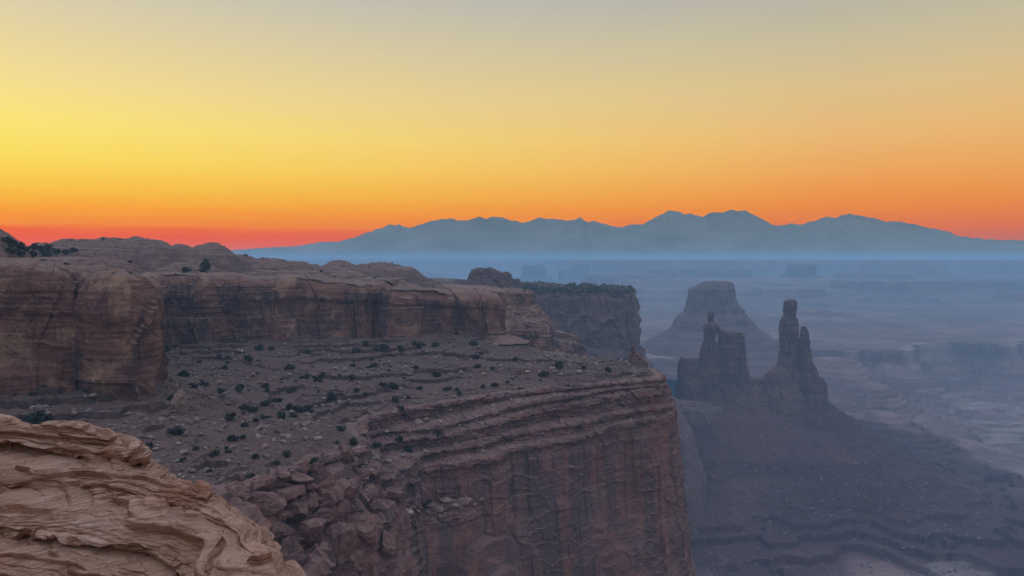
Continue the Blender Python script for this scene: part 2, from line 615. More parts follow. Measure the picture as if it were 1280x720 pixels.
def ledge_material():
    m, T, b = material('layered_buff_sandstone')
    pos, nor = geo(T)
    sp = T.n.new('ShaderNodeSeparateXYZ')
    T.l.new(nor, sp.inputs[0])
    nz = sp.outputs[2]
    dip = T.n.new('ShaderNodeMapping')
    dip.inputs['Rotation'].default_value = (0.05, 0.13, 0)
    T.l.new(pos, dip.inputs[0])
    q = dip.outputs[0]
    lam = T.noise(T.vmath('MULTIPLY', q, (0.35, 0.35, 11.0)), 1.0, 6, 0.65, 0.35)
    fine = T.noise(T.vmath('MULTIPLY', q, (1.1, 1.1, 60.0)), 1.0, 4, 0.6, 0.5)
    col = T.ramp(lam, [(0.30, c4((0.12, 0.052, 0.032))), (0.40, c4((0.31, 0.15, 0.09))), (0.55, c4((0.43, 0.235, 0.152))), (0.72, c4((0.34, 0.17, 0.105)))])
    flat = T.mrange(nz, 0.35, 0.85)
    grey = T.mix(T.mrange(T.noise(pos, 1.4, 5, 0.65), 0.35, 0.65), c4((0.44, 0.295, 0.222)), c4((0.35, 0.228, 0.172)))
    col = T.mix(T.math('MULTIPLY', flat, 0.55), col, grey)
    col = T.mix(T.mrange(fine, 0.55, 0.66, 0, 0.65), col, c4((0.17, 0.085, 0.055)))
    big = T.noise(T.vmath('MULTIPLY', q, (0.45, 0.45, 2.2)), 1.0, 4, 0.55, 0.6)
    col = T.mix(T.mrange(big, 0.50, 0.66, 0, 0.6), col, T.mix(1.0, col, (1.22, 1.34, 1.46, 1), 'MULTIPLY'))
    col = T.mix(T.mrange(big, 0.46, 0.34, 0, 0.8), col, T.mix(1.0, col, (0.80, 0.66, 0.60, 1), 'MULTIPLY'))
    # dark lichen freckles and pale scuffs
    sp1 = T.noise(pos, 34.0, 3, 0.7)
    pat = T.noise(pos, 2.3, 4, 0.6)
    col = T.mix(T.math('MULTIPLY', T.mrange(sp1, 0.60, 0.70, 0, 0.75), T.mrange(pat, 0.48, 0.62)), col, c4((0.12, 0.09, 0.075)))
    col = T.mix(T.mrange(T.noise(pos, 5.0, 5, 0.7), 0.56, 0.75, 0, 0.35), col, c4((0.52, 0.385, 0.30)))
    g = T.noise(pos, 70.0, 4, 0.75)
    col = T.mix(1.0, col, T.ramp(g, [(0.25, (0.72, 0.70, 0.68, 1)), (0.55, (1, 1, 1, 1)), (0.8, (1.2, 1.2, 1.2, 1))]), 'MULTIPLY')
    T.l.new(col, b.inputs['Base Color'])
    h1 = T.math('ADD', T.math('MULTIPLY', lam, 1.2), T.math('MULTIPLY', fine, 0.7))
    p = bump(T, None, h1, 0.09, 1.0)
    bump(T, b, T.math('ADD', T.noise(pos, 12.0, 6, 0.72), T.math('MULTIPLY', g, 0.25)), 0.035, 0.8, prev=p)
    return m


M['ledge'] = ledge_material()


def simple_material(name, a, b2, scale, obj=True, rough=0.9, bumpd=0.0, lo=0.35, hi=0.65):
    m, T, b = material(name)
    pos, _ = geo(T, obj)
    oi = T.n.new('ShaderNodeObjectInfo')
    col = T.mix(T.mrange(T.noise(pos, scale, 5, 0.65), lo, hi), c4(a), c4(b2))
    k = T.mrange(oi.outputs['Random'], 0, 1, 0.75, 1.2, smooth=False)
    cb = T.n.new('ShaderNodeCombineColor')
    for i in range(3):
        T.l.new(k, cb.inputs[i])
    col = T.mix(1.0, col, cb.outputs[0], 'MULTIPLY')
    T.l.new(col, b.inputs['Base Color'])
    b.inputs['Roughness'].default_value = rough
    if bumpd:
        bump(T, b, T.noise(pos, scale * 3, 6, 0.7), bumpd, 0.9)
    return m


M['boulder'] = simple_material('boulder_rock', (0.16, 0.108, 0.09), (0.29, 0.215, 0.18), 0.7, bumpd=0.3)
M['redboulder'] = simple_material('red_boulder_rock', (0.10, 0.062, 0.056), (0.20, 0.12, 0.098), 0.55, bumpd=0.5)
M['rubble'] = simple_material('rubble_rock', (0.115, 0.078, 0.07), (0.29, 0.225, 0.195), 0.2, obj=True, bumpd=0.15)
M['leaf'] = simple_material('juniper_leaf', (0.022, 0.029, 0.024), (0.046, 0.056, 0.042), 1.6, rough=0.8)
M['bark'] = simple_material('juniper_bark', (0.10, 0.075, 0.06), (0.17, 0.13, 0.11), 3.0, rough=0.9)
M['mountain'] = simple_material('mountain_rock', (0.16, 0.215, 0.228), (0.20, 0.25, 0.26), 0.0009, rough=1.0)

# ------------------------------------------------------------------ polylines
def polydist(x, y, pts, zs=None):
    """distance to an open polyline, and the height interpolated at the nearest point"""
    best = np.full(x.shape, 1e9)
    zz = np.zeros(x.shape)
    for i in range(len(pts) - 1):
        ax, ay = pts[i]
        bx, by = pts[i + 1]
        dx, dy = bx - ax, by - ay
        t = np.clip(((x - ax) * dx + (y - ay) * dy) / (dx * dx + dy * dy + 1e-9), 0, 1)
        d = np.hypot(x - ax - t * dx, y - ay - t * dy)
        c = d < best
        best = np.where(c, d, best)
        if zs is not None:
            zz = np.where(c, zs[i] + (zs[i + 1] - zs[i]) * t, zz)
    return best, zz


def inside(x, y, poly):
    r = np.zeros(x.shape, bool)
    n = len(poly)
    for i in range(n):
        ax, ay = poly[i]
        bx, by = poly[(i + 1) % n]
        c = ((ay > y) != (by > y)) & (x < (bx - ax) * (y - ay) / (by - ay + 1e-12) + ax)
        r ^= c
    return r


# ------------------------------------------------------------------ upper cliff (left) and the plateau above it
A = [  # px, py of the rim, depth, height of the foot
    (-420, 326, 205, -46), (-200, 332, 240, -49), (0, 336, 262, -51.5), (60, 337, 265, -52.0), (92, 338, 268, -52.4), (99, 339, 296, -52.5), (106, 339, 267, -52.5),
    (130, 340, 263, -52.6), (165, 343, 264, -52.8), (186, 349, 269, -53), (191, 352, 280, -53.5), (189, 352, 310, -55), (182, 348, 400, -60),
    (185, 345, 462, -61.5), (200, 342, 480, -62), (240, 342, 484, -60.5), (300, 345, 497, -59), (380, 351, 520, -58.5), (440, 355, 536, -60), (458, 357, 541, -60.5),
    (465, 358, 560, -60.5), (474, 358, 546, -60.5), (510, 360, 556, -60.8), (540, 362, 564, -61.2), (600, 366, 580, -61.8), (622, 368, 586, -62), (628, 369, 596, -62.5),
    (627, 369, 640, -66), (612, 369, 720, -75), (560, 366, 800, -80)]
Apts = np.array([P(a[0], 400, a[2])[:2] for a in A])
Arim = np.array([P(a[0], a[1], a[2])[2] for a in A])
Abase = np.array([a[3] for a in A])
_u = np.concatenate([[0], np.cumsum(np.linalg.norm(np.diff(Apts, axis=0), axis=1))])
_f = np.arange(0, _u[-1], 5.0)
Apts, Arim, Abase = np.stack([np.interp(_f, _u, Apts[:, i]) for i in (0, 1)], 1), np.interp(_f, _u, Arim), np.interp(_f, _u, Abase)
Arim = Arim + 2.2 * fbm(_f / 26, _f * 0, None, 4, 90)
ADIP = np.clip(0.5 + fbm(_f / 40, _f * 0 + 4.4, None, 3, 91), 0, 1.2)


def upper_cliff():
    st = []
    for (p, zr, zb, dp) in zip(Apts, Arim, Abase, ADIP):
        h = zr - zb
        st.append((p, [(-18, zr - 0.5), (-10, zr + 2.0), (-5, zr + 0.9 - 0.8 * dp), (-1.6, zr - 1.0 - 2.6 * dp), (0.8, zr - 0.12 * h - 2.0 * dp), (1.6, zr - 0.30 * h), (0.4, zr - 0.36 * h),
                       (0.9, zr - 0.7 * h), (1.6, zr - 0.97 * h), (2.2, zb), (7, zb - 1.5), (22, zb - 6)]))
    G, s, k = loft(st, 0.62, 0.55, 1.1, 6)
    N = grid_normals(G)
    w = np.ones(len(k))
    w = np.where(k < 2, 0.3, w)
    w = np.where((k >= 2) & (k < 5), 0.3 + 0.7 * (k - 2) / 3, w)
    w = np.where(k > 9.0, 0.5, w)[None]
    a1, e1, x1 = joints(s, G[..., 2], 24.0, 136, 0.25)
    a2, e2, x2 = joints(s, G[..., 2], 8.5, 146, 0.3)
    jd = 3.0 * a1 + 0.8 * a2 - 3.2 * e1 * x1 - 1.2 * e2 * x2 * x2
    G = rock_disp(G, N, 2.4, 30, 0.55, (9, 9, 15), 0.45, 3.0, 0.5, 24, 0.2, 2.6, seed=11, w=w) + N * (jd * w)[..., None]
    link('cliff', grid_mesh('cliff', G), M['upper'])['kind'] = 'structure'
    bpy.data.objects['cliff']['label'] = 'dark varnished sandstone cliff band with rounded blocks below the domed plateau'


upper_cliff()

DOMES = [  # px, py of the top, depth, radius across, radius along
    (-15, 284, 330, 17, 25, 0), (135, 296, 560, 40, 40, 0), (170, 297, 570, 34, 40, 0), (88, 300, 540, 26, 30, 0), (195, 304, 560, 22, 26, 0), (224, 305, 570, 17, 18, 0), (60, 303, 520, 24, 20, 0),
    (266, 304, 575, 24, 24, 0), (250, 310, 560, 26, 20, 0), (300, 320, 590, 26, 20, 0), (335, 323, 600, 34, 22, 0), (370, 326, 620, 30, 24, 0), (415, 333, 640, 24, 24, 0), (425, 325.5, 760, 40, 34, 0), (452, 329, 780, 30, 30, 0), (478, 328, 800, 44, 34, 0), (500, 332, 780, 30, 24, 0),
    (520, 333, 830, 44, 34, 0), (557, 337, 860, 44, 34, 0), (590, 349, 830, 30, 20, 0), (610, 353, 850, 30, 26, 0), (440, 340, 620, 20, 20, 0), (480, 347, 600, 22, 16, 0),
    (385, 337, 570, 22, 14, 0), (30, 324, 300, 26, 16, 0), (70, 327, 290, 22, 12, 0), (120, 322, 320, 30, 18, 0), (240, 330, 520, 22, 14, 0),
    (330, 338, 540, 24, 12, 0)]


def plateau_height(x, y):
    d, zr = polydist(x, y, Apts, Arim)
    z = zr + 1.2 + 0.012 * d - 2.0 * sstep(40, 300, d)
    z = np.minimum(z, -3 + 0 * z) * 1.0
    z = z - np.clip((x + 60) / 60, 0, 1) * 6
    top = z.copy()
    for (px, py, dd, rx, ry, _) in DOMES:
        cx, cyy, cz = P(px, py, dd)
        r = np.hypot((x - cx) / (rx * 1.15), (y - cyy) / (ry * 1.15))
        r = r * (1 + 0.22 * fbm(x / 16, y / 16, None, 4, 77))
        prof = np.clip(1 - r ** 2.0, 0, 1) ** 1.0
        top = np.maximum(top, z + (cz - z) * prof)
    z = top
    z = z + 1.5 * fbm(x / 20, y / 20, None, 5, 5)
    q = z + 0.05 * x + 0.8 * fbm(x / 30, y / 30, None, 2, 15)
    z = z + 0.8 * (terrace(q, 1.7, 8, 0.16, 0.25) - q)
    z = z + 0.5 * fbm(x / 4, y / 4, None, 4, 6)
    return z, d


def heightfield(name, x0, x1, y0, y1, res, hf, mat, smooth=False):
    xs = np.arange(x0, x1, res)
    ys = np.arange(y0, y1, res)
    X, Y = np.meshgrid(xs, ys, indexing='ij')
    Z, keep = hf(X, Y)
    me = grid_mesh(name, np.stack([X, Y, Z], -1), keep=keep, smooth=smooth)
    return link(name, me, mat), (xs, ys, Z, keep)


def sample(field, x, y):
    xs, ys, Z, keep = field
    i = np.clip(((np.asarray(x) - xs[0]) / (xs[1] - xs[0])), 0, len(xs) - 2.001)
    j = np.clip(((np.asarray(y) - ys[0]) / (ys[1] - ys[0])), 0, len(ys) - 2.001)
    i0, j0 = i.astype(int), j.astype(int)
    fi, fj = i - i0, j - j0
    z = (Z[i0, j0] * (1 - fi) + Z[i0 + 1, j0] * fi) * (1 - fj) + (Z[i0, j0 + 1] * (1 - fi) + Z[i0 + 1, j0 + 1] * fi) * fj
    return z, keep[i0, j0] & keep[i0 + 1, j0 + 1]


Apoly = np.vstack([Apts, [(-700, 900), (-900, 300)]])


def plateau_hf(x, y):
    z, d = plateau_height(x, y)
    ins = inside(x, y, Apoly)
    z = np.where(d < 9, z - (9 - d) * 0.35, z)
    return z, ins & (d > 2.5)


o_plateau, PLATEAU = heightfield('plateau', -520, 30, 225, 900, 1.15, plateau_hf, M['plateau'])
tag(o_plateau, 'pale domed slickrock plateau dotted with shrubs above the dark cliff', kind='structure')

# ------------------------------------------------------------------ main wall below the terrace
# px, py, depth, then the ledge style: spread of ledges, bowl (0..1), rough
D = [(-60, 700, 110, 1, 0, 1), (150, 660, 165, 1, 0, 1), (262, 622, 188, 1, 0, 1), (300, 612, 200, 1, 0, 1), (345, 592, 214, 1, 0, 1), (395, 577, 238, 1, 0, 1), (432, 562, 258, 1, 0, 1), (450, 561, 276, 1, 0.2, 1),
     (452, 550, 300, 1.2, 0.7, 0.9), (446, 535, 335, 1.3, 1, 0.7), (462, 522, 356, 1.5, 1, 0.5), (500, 512, 372, 1.5, 1, 0.4), (560, 502, 388, 1.4, 1, 0.4), (610, 495, 400, 1.25, 0.8, 0.4),
     (650, 490, 408, 1.1, 0.35, 0.35), (700, 485, 418, 0.9, 0.05, 0.3), (760, 479, 430, 0.6, 0, 0.3), (805, 475, 437, 0.45, 0, 0.4), (826, 474, 444, 0.35, 0, 0.5), (832, 470, 458, 0.35, 0, 0.5),
     (822, 462, 485, 0.5, 0, 0.6), (790, 453, 512, 0.6, 0, 0.6), (735, 446, 530, 0.6, 0, 0.6), (690, 441, 560, 0.6, 0, 0.6), (668, 436, 610, 0.6, 0, 0.6), (655, 432, 680, 0.6, 0, 0.6), (640, 430, 760, 0.6, 0, 0.6)]
Dpts = np.array([P(a[0], 400, a[2])[:2] for a in D])
Drim = np.array([P(a[0], a[1], a[2])[2] for a in D])


def main_wall():
    st = []
    seg = np.concatenate([[0], np.cumsum(np.linalg.norm(np.diff(Dpts, axis=0), axis=1))])
    fs = np.arange(0, seg[-1], 4.0)
    it = lambda v: np.interp(fs, seg, v)
    fx, fy, fz, fe_ = it(Dpts[:, 0]), it(Dpts[:, 1]), it(Drim), it([a[3] for a in D])
    W_ = [np.clip(1 + 1.25 * fbm(fs / 60, fs * 0 + 7.3 * i, None, 3, 190 + i), 0.12, 2.6) for i in range(5)]
    H_ = [np.clip(1 + 0.4 * fbm(fs / 70, fs * 0 + 3.1 * i, None, 2, 196 + i), 0.35, 1.7) for i in range(5)]
    U_ = [np.clip(1.0 + 1.6 * fbm(fs / 16, fs * 0 + 5.7 * i, None, 3, 202 + i), 0.0, 3.0) for i in range(5)]
    for j in range(len(fs)):
        z, e = fz[j], fe_[j]
        pr = [(-13, z - 2.2), (-6, z + 0.2), (-1, z + 0.1)]
        o_, zz = 0.0, z - 0.6
        for i, (w0, h0) in enumerate(((4.5, 4.2), (3.2, 3.0), (6.0, 6.5), (4.0, 4.0), (0.0, 8.0))):
            h, u, wd = h0 * H_[i][j], U_[i][j], w0 * e * W_[i][j]
            pr += [(o_, zz), (o_ + 0.3, zz - 0.28 * h), (o_ - u, zz - 0.38 * h), (o_ - 0.6 * u, zz - h)]
            o_, zz = o_ + wd, zz - h - 0.16 * wd - 0.3
        pr += [(o_ + 0.8, zz - 2), (o_ + 1.2, zz - 8), (o_ + 2, zz - 16), (o_ + 5, zz - 43), (o_ + 12, zz - 93), (o_ + 20, zz - 133),
               (o_ + 40, zz - 165), (o_ + 72, zz - 210), (o_ + 120, zz - 280), (o_ + 150, zz - 390)]
        st.append(((fx[j], fy[j]), pr))
    G, s, k = loft(st, 0.6, 0.6, 2.2, 13)
    N = grid_normals(G)
    rough = np.interp(s, np.linspace(0, s[-1], 400), np.interp(np.linspace(0, s[-1], 400),
                      np.concatenate([[0], np.cumsum(np.linalg.norm(np.diff(Dpts, axis=0), axis=1))]) * s[-1] / max(1e-9, np.sum(np.linalg.norm(np.diff(Dpts, axis=0), axis=1))), [a[5] for a in D]))[:, None]
    w = np.where(k < 2, 0.4, 1.0)[None]
    w = np.where(k[None] > 28.5, 0.7, w)
    kk = k[None]
    up = 1 - sstep(21.0, 22.5, kk)
    inw = rock_disp(G, N, 2.0, 34, 0.10 + 1.1 * up, (6.5, 6.5, 3.0), 0.04 + 0.55 * up, 2.2, 0.0, 20, 0.05 + 0.14 * up, 2.2, seed=31, w=w)
    x, y, z = G[..., 0], G[..., 1], G[..., 2]
    # tall slabs and joints of the sheer lower wall
    a1_, e1_, x1_ = joints(s, z, 17.0, 36, 0.10)
    a2_, e2_, x2_ = joints(s, z, 6.2, 46, 0.14)
    sl_ = 2.6 * a1_ + 0.7 * a2_ - 3.0 * e1_ * x1_ - 1.3 * e2_ * x2_ * x2_
    inw = inw + N * (sl_ * (1 - up) * w)[..., None]
    rou = rock_disp(G, N, 2.4, 24, 0.0, (9, 9, 6.5), 0.5, 2.6, 0.0, 12, 0.18, 1.8, seed=47, w=w)
    jx, jy, jz = (c + 1.6 * fbm(x / 12, y / 12, z / 12, 2, 171 + i) for i, c in enumerate((x, y, z)))
    for bs, a_, g_ in (((11, 11, 7.5), 2.4, 2.0), ((4.2, 4.2, 2.7), 0.9, 0.8)):
        ia, ie = cells(jx / bs[0], jy / bs[1], jz / bs[2], 181)
        rou = rou + N * (((ia - 0.5) * a_ + g_ * (np.sqrt(np.clip(ie / 0.30, 0, 1)) - 1)) * w)[..., None]
    G2 = inw * (1 - rough[..., None]) + rou * rough[..., None]
    o = link('cliff', grid_mesh('cliff', G2), M['wall'])
    tag(o, 'sheer dark red sandstone wall falling from the shrub dotted terrace, ledges along its top', kind='structure')


main_wall()


def lower_ledge():
    L = [(425, 668, 318), (440, 662, 326), (480, 652, 336), (520, 640, 345), (560, 632, 354), (600, 623, 366), (628, 618, 380), (650, 615, 396), (668, 612, 412)]
    st = []
    for px, py, d in L:
        x, y, z = P(px, py, d)
        st.append(((x, y), [(-50, z + 24), (-32, z + 16), (-20, z + 10), (-17, z + 6.5), (-9, z + 3), (-6, z + 0.8), (-1, z + 0.3), (0, z - 0.5), (0.5, z - 3), (2.4, z - 4), (2.8, z - 8), (4, z - 20), (7, z - 50), (13, z - 95), (24, z - 140)]))
    G, s, k = loft(st, 0.5, 0.5, 3, 12)
    N = grid_normals(G)
    kk = k[None]
    up = 1 - sstep(9.5, 10.5, kk)
    w = np.ones_like(kk)
    ax, ay, az = P(607, 742, 360)
    x, y, z = G[..., 0], G[..., 1], G[..., 2]
    D_ = rock_disp(G, N, 1.8, 26, 0.15 + 0.75 * up, (5, 5, 2.6), 0.1 + 0.8 * up, 1.9, 0.3, 20, 0.1 + 0.25 * up, 2.0, seed=151, w=w)
    r = np.hypot((x - ax) / 17.5, (z - az) / 30) * (1 + 0.06 * fbm(x / 8, z / 8, None, 3, 3))
    dep = 7 * (1 - sstep(0.90, 1.0, r)) + 2.0 * (1 - sstep(0.5, 0.62, np.hypot((x - ax - 3) / 17, (z - az + 5) / 30)))
    D_ = D_ - N * (dep * (kk > 8.5))[..., None]
    o = link('cliff', grid_mesh('cliff', D_), M['wall'])
    tag(o, 'lower sandstone ledge with pale slabs on top and a shallow arch in its face', kind='structure')


lower_ledge()

Dpoly = np.vstack([Dpts, Apts[::-1][:1] + [[30, 30]], [(-60, 900)], [(-700, 900)], [(-700, 40)]])


def bench_hf(x, y):
    dA, zA = polydist(x, y, Apts, Abase)
    dD, zD = polydist(x, y, Dpts, Drim)
    t = dA / (dA + dD + 1e-6)
    z = zA * (1 - t) + zD * t + 0.0
    near = np.clip((170 - y) / 120, 0, 1)
    z = z + 2.6 * fbm(x / 42, y / 42, None, 4, 21) * np.clip(dD / 25, 0.15, 1) + 2.5 * (1 - sstep(0, 28, dA))
    q = z + 0.9 * fbm(x / 26, y / 26, None, 4, 25, 0.6) + 0.35 * fbm(x / 5, y / 5, None, 2, 35)
    tz = terrace(q, 2.7, 27, 0.05, 0.1) - q
    m = sstep(-0.45, 0.15, fbm(x / 50, y / 50, None, 3, 29))
    z = z + tz * m
    q = z + 0.35 * fbm(x / 8, y / 8, None, 3, 26)
    z = z + 1.0 * (terrace(q, 0.95, 28, 0.07, 0.1) - q) * sstep(-0.2, 0.3, fbm(x / 24, y / 24, None, 3, 30))
    rb = sstep(0.0, 0.45, fbm(x / 34, y / 34, None, 3, 24))
    z = z + (0.2 + 0.7 * rb) * 0.8 * fbm(x / 3.4, y / 3.4, None, 3, 22) + (0.1 + 0.5 * rb) * np.abs(fbm(x / 1.7, y / 1.7, None, 2, 23))
    z = np.where(dD < 7, z - (7 - dD) * 0.22, z)
    ins = inside(x, y, Dpoly) & (dD > 1.5)
    under = inside(x, y, Apoly) & (dA > 9)
    return z, ins & ~under


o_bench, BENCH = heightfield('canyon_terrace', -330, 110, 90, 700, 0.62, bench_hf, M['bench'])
tag(o_bench, 'rocky purple brown terrace of ledges, rubble and dark shrubs between the two cliffs', kind='structure')

# ------------------------------------------------------------------ second headland behind the end of the upper cliff
def headland(name, stations, prof, ds, mat, seed, label, cat, disp, round_=3, nround=10, smooth=False):
    st = [(P(px, 400, d)[:2], [(o, P(px, py, d)[2] + dz) for o, dz in prof]) for px, py, d in stations]
    G, s, k = loft(st, ds, ds, round_, nround)
    N = grid_normals(G)
    w = np.where(k < 1.5, 0.25, np.where(k > 8.2, 0.3, 1.0) if name == 'mesa' else 1.0)[None]
    G = rock_disp(G, N, seed=seed, w=w, **disp)
    o = link(name, grid_mesh(name, G, smooth=smooth), mat)
    return tag(o, label, cat)


headland('sandstone_headland', [(560, 362, 790), (610, 364, 800), (640, 365, 806), (660, 366, 812), (665, 366, 822), (664, 365, 850), (640, 364, 930), (560, 362, 1020)],
         [(-90, 3), (-30, 1), (-3, 0.5), (0, -1), (1, -7), (0, -14), (5, -16), (12, -26), (22, -36), (24, -40), (25, -66), (34, -72), (36, -84), (60, -100), (130, -160)],
         1.3, M['upper'], 61, 'stepped dark headland with a square capped corner just past the end of the upper cliff', 'headland',
         dict(big=3, bigs=40, blk=1.2, bsize=(10, 10, 12), lay=1.2, lth=4, crack=1.5, cs=24, rough=0.5, rs=4))
headland('sandstone_headland', [(640, 410, 930), (690, 413, 950), (716, 418, 962), (726, 424, 975), (724, 424, 1000), (690, 420, 1060)],
         [(-60, 4), (-3, 0.5), (0, -1), (2, -8), (8, -12), (10, -36), (40, -60), (100, -110)],
         1.5, M['upper'], 67, 'low rounded blue grey headland tucked behind the stepped square cornered one', 'headland',
         dict(big=3, bigs=40, blk=1.2, bsize=(10, 10, 12), lay=1.2, lth=4, crack=1.5, cs=24, rough=0.5, rs=4))

# ------------------------------------------------------------------ fluted mesa in the middle
headland('mesa', [(430, 352, 1180), (560, 354, 1230), (640, 357, 1265), (690, 359.5, 1282), (740, 361.5, 1295), (766, 363, 1303), (781, 364, 1310), (786, 364, 1325), (787, 364, 1380), (770, 362, 1550), (690, 358, 1800), (560, 353, 1950)],
         [(-260, 1.5), (-60, 1), (-6, 0.5), (0, -1.5), (2, -12), (7, -16), (9, -60), (14, -104), (24, -112), (50, -150), (78, -195), (112, -250), (138, -330), (150, -430)],
         2.2, M['mesa'], 71, 'long flat topped mesa with a fluted blue grey cliff ending in a sharp right corner', 'mesa',
         dict(big=6, bigs=70, blk=3.0, bsize=(14, 14, 90), lay=0.7, lth=9, crack=6, cs=28, rough=0.8, rs=7), 6, 30)

# ------------------------------------------------------------------ towers and buttes
def body(levels, d, ratio, ds, disp, name, mat, parent=None, power=2.6, yoff=0.0, seed=0, topw=0.35):
    G = rings(levels, d, ratio, ds, power, yoff)
    N = grid_normals(G, True)
    zt = G[..., 2].max()
    disp = dict(disp)
    jw = disp.pop('jw', 0)
    if jw:
        mid = G[:, G.shape[1] // 2]
        sarc = np.concatenate([[0], np.cumsum(np.linalg.norm(np.diff(mid, axis=0), axis=1))])
        a1, e1, x1 = joints(sarc, G[..., 2], jw, seed + 600, 0.2)
        a2, e2, x2 = joints(sarc, G[..., 2], jw * 0.42, seed + 620, 0.25)
        k_ = jw / 9.0
        off = k_ * (2.2 * a1 + 0.9 * a2 - 2.4 * x1 * sstep(0.0, 0.9, e1) - 1.3 * x2 * e2)
        side = sstep(0.9, 0.4, np.abs(N[..., 2]))
        G = G + N * (off * side)[..., None]
    G = rock_disp(G, N, seed=seed, **disp)
    me = grid_mesh(name, G, closed=True)
    return link(name, me, mat, parent)


def root(name, loc, label, cat, group=None):
    o = bpy.data.objects.new(name, None)
    COL.objects.link(o)
    # parts are modelled in world coordinates, so the Empty stays at the origin with its own offset kept at zero
    o.empty_display_size = 1
    return tag(o, label, cat, group)


TD = 1500
SP = dict(big=2.5, bigs=26, blk=1.3, bsize=(8, 8, 22), lay=0.35, lth=5, crack=0.8, cs=15, rough=0.7, rs=5, jw=9)
SPT = dict(big=1.2, bigs=20, blk=1.1, bsize=(6, 6, 12), lay=0.3, lth=4, crack=0.4, cs=12, rough=0.5, rs=4, jw=7)

monster = root('rock_tower', None, 'tall slender rock tower with a blocky head, right of the fin with the window', 'rock tower')
body([(374.5, 982.5, 993.5), (377, 980, 995), (385, 979, 995.5), (394, 979.5, 994.5), (397, 977.5, 995), (401, 975, 997), (410, 974, 997.5), (440, 974, 997.5), (457, 972.5, 999), (470, 969, 1002), (500, 964, 1010), (520, 957, 1016)],
     TD, 0.8, 1.1, dict(SP, blk=1.4, big=1.2), 'shaft', M['tower'], monster, seed=101)
body([(407.5, 1000, 1004), (411, 999, 1006), (418, 998, 1008), (425, 997, 1010), (440, 997, 1010), (452, 996, 1013), (460, 996, 1018), (470, 996, 1022), (500, 994, 1027), (520, 990, 1030)],
     TD, 0.9, 1.1, dict(SPT, blk=1.2), 'side_pillar', M['tower'], monster, yoff=-8, seed=103)
body([(471, 1018, 1025), (474, 1016, 1027), (482, 1012, 1029), (500, 1010, 1031), (520, 1006, 1034)], TD, 0.9, 1.1, dict(SPT, blk=1.2), 'side_pillar', M['tower'], monster, yoff=-12, seed=105)
body([(457, 969, 978), (464, 960, 985), (470, 954, 988), (478, 948, 992), (492, 942, 1000), (515, 935, 1005)], TD, 0.8, 1.2, SPT, 'buttress', M['tower'], monster, yoff=-6, seed=107)

washer = root('arch_rock', None, 'jagged rock fin with a small window under its leaning head, left of the tall tower', 'rock arch')
body([(390, 885.5, 890.5), (392, 884.5, 892), (396, 884.8, 892.8), (400, 885.2, 891.8), (403, 884.5, 894.5), (407, 881.5, 898.5), (412, 880.8, 899.5), (414.5, 880.5, 898), (417, 880, 894.0),
      (425, 879.2, 893.6), (430, 878, 895.5), (434, 876.5, 898), (442, 875, 900), (455, 873.5, 903), (480, 869, 906), (510, 862, 912)],
     TD, 0.8, 0.9, dict(SPT, big=0.5, blk=0.9, crack=0.5, lay=0.8), 'head', M['tower'], washer, seed=111)
body([(411, 899, 904), (413, 897.5, 914), (415.5, 897, 926), (418, 897.2, 930), (425, 898, 930.5), (430, 898, 931), (434, 895, 931.5), (442, 892, 931.5), (455, 890, 932.5), (470, 886, 936), (490, 880, 942), (515, 872, 950)],
     TD, 0.55, 1.0, dict(SPT, blk=1.1, big=0.8, crack=1.2), 'fin', M['tower'], washer, seed=113)
body([(446, 852, 866), (448, 850.5, 872), (460, 848, 876), (480, 846.5, 884), (505, 843, 890), (520, 838, 895)], TD, 0.7, 1.1, dict(SPT, bsize=(8, 8, 20)), 'shoulder', M['tower'], washer, seed=115)
body([(471, 932, 950), (474, 926, 956), (484, 915, 966), (500, 900, 978), (518, 890, 985)], TD, 0.6, 1.2, SPT, 'saddle', M['tower'], washer, yoff=-3, seed=117)
body([(497, 838, 860), (499, 830, 880), (508, 822, 905), (522, 815, 920)], TD, 0.7, 1.3, SPT, 'foot', M['tower'], washer, yoff=-6, seed=118)

AD = 2600
airport = root('butte', None, 'broad flat topped butte on a cone of debris behind the two towers', 'butte')
body([(352, 881, 912), (354, 878, 914), (357, 872, 914.5), (361, 864, 915), (370, 862.5, 917), (380, 860.5, 921), (384, 859.5, 925), (390, 857, 927.5), (395, 852, 932), (400, 847, 937), (406, 845, 941), (414, 843, 944), (424, 838, 950)],
     AD, 0.9, 2.6, dict(big=4, bigs=60, jw=26, blk=2.0, bsize=(16, 16, 60), lay=0.7, lth=12, crack=2, cs=30, rough=1.2, rs=8), 'cap', M['mesa'], airport, power=3.0, seed=121)
body([(404, 850, 938), (410, 842, 947), (420, 825, 962), (430, 808, 976), (438, 794, 992), (446, 765, 1022), (452, 740, 1045)], AD, 1.0, 4.0,
     dict(big=5, bigs=80, blk=0, bsize=(20, 20, 20), lay=1.5, lth=10, crack=0, cs=40, rough=1.5, rs=14), 'debris_cone', M['talus'], airport, power=2.0, seed=123)

knobs = root('rock_outcrop', None, 'cluster of rounded dark rock knobs on the skyline beside the fluted mesa', 'rock knobs')
body([(335.5, 594, 612), (337, 590, 618), (342, 587, 625), (352, 585, 632), (364, 580, 640)], 1150, 0.8, 1.4, dict(SPT, big=2, blk=2), 'knob', M['mesa'], knobs, seed=131)
body([(340.5, 630, 636), (343, 627, 638), (350, 625, 641), (364, 620, 646)], 1150, 0.8, 1.4, dict(SPT, blk=1.2), 'knob', M['mesa'], knobs, seed=133)
body([(349, 642, 649), (351, 641, 650), (354, 641, 650), (364, 638, 654)], 1150, 0.8, 1.4, dict(SPT, blk=0.8), 'knob', M['mesa'], knobs, seed=135)

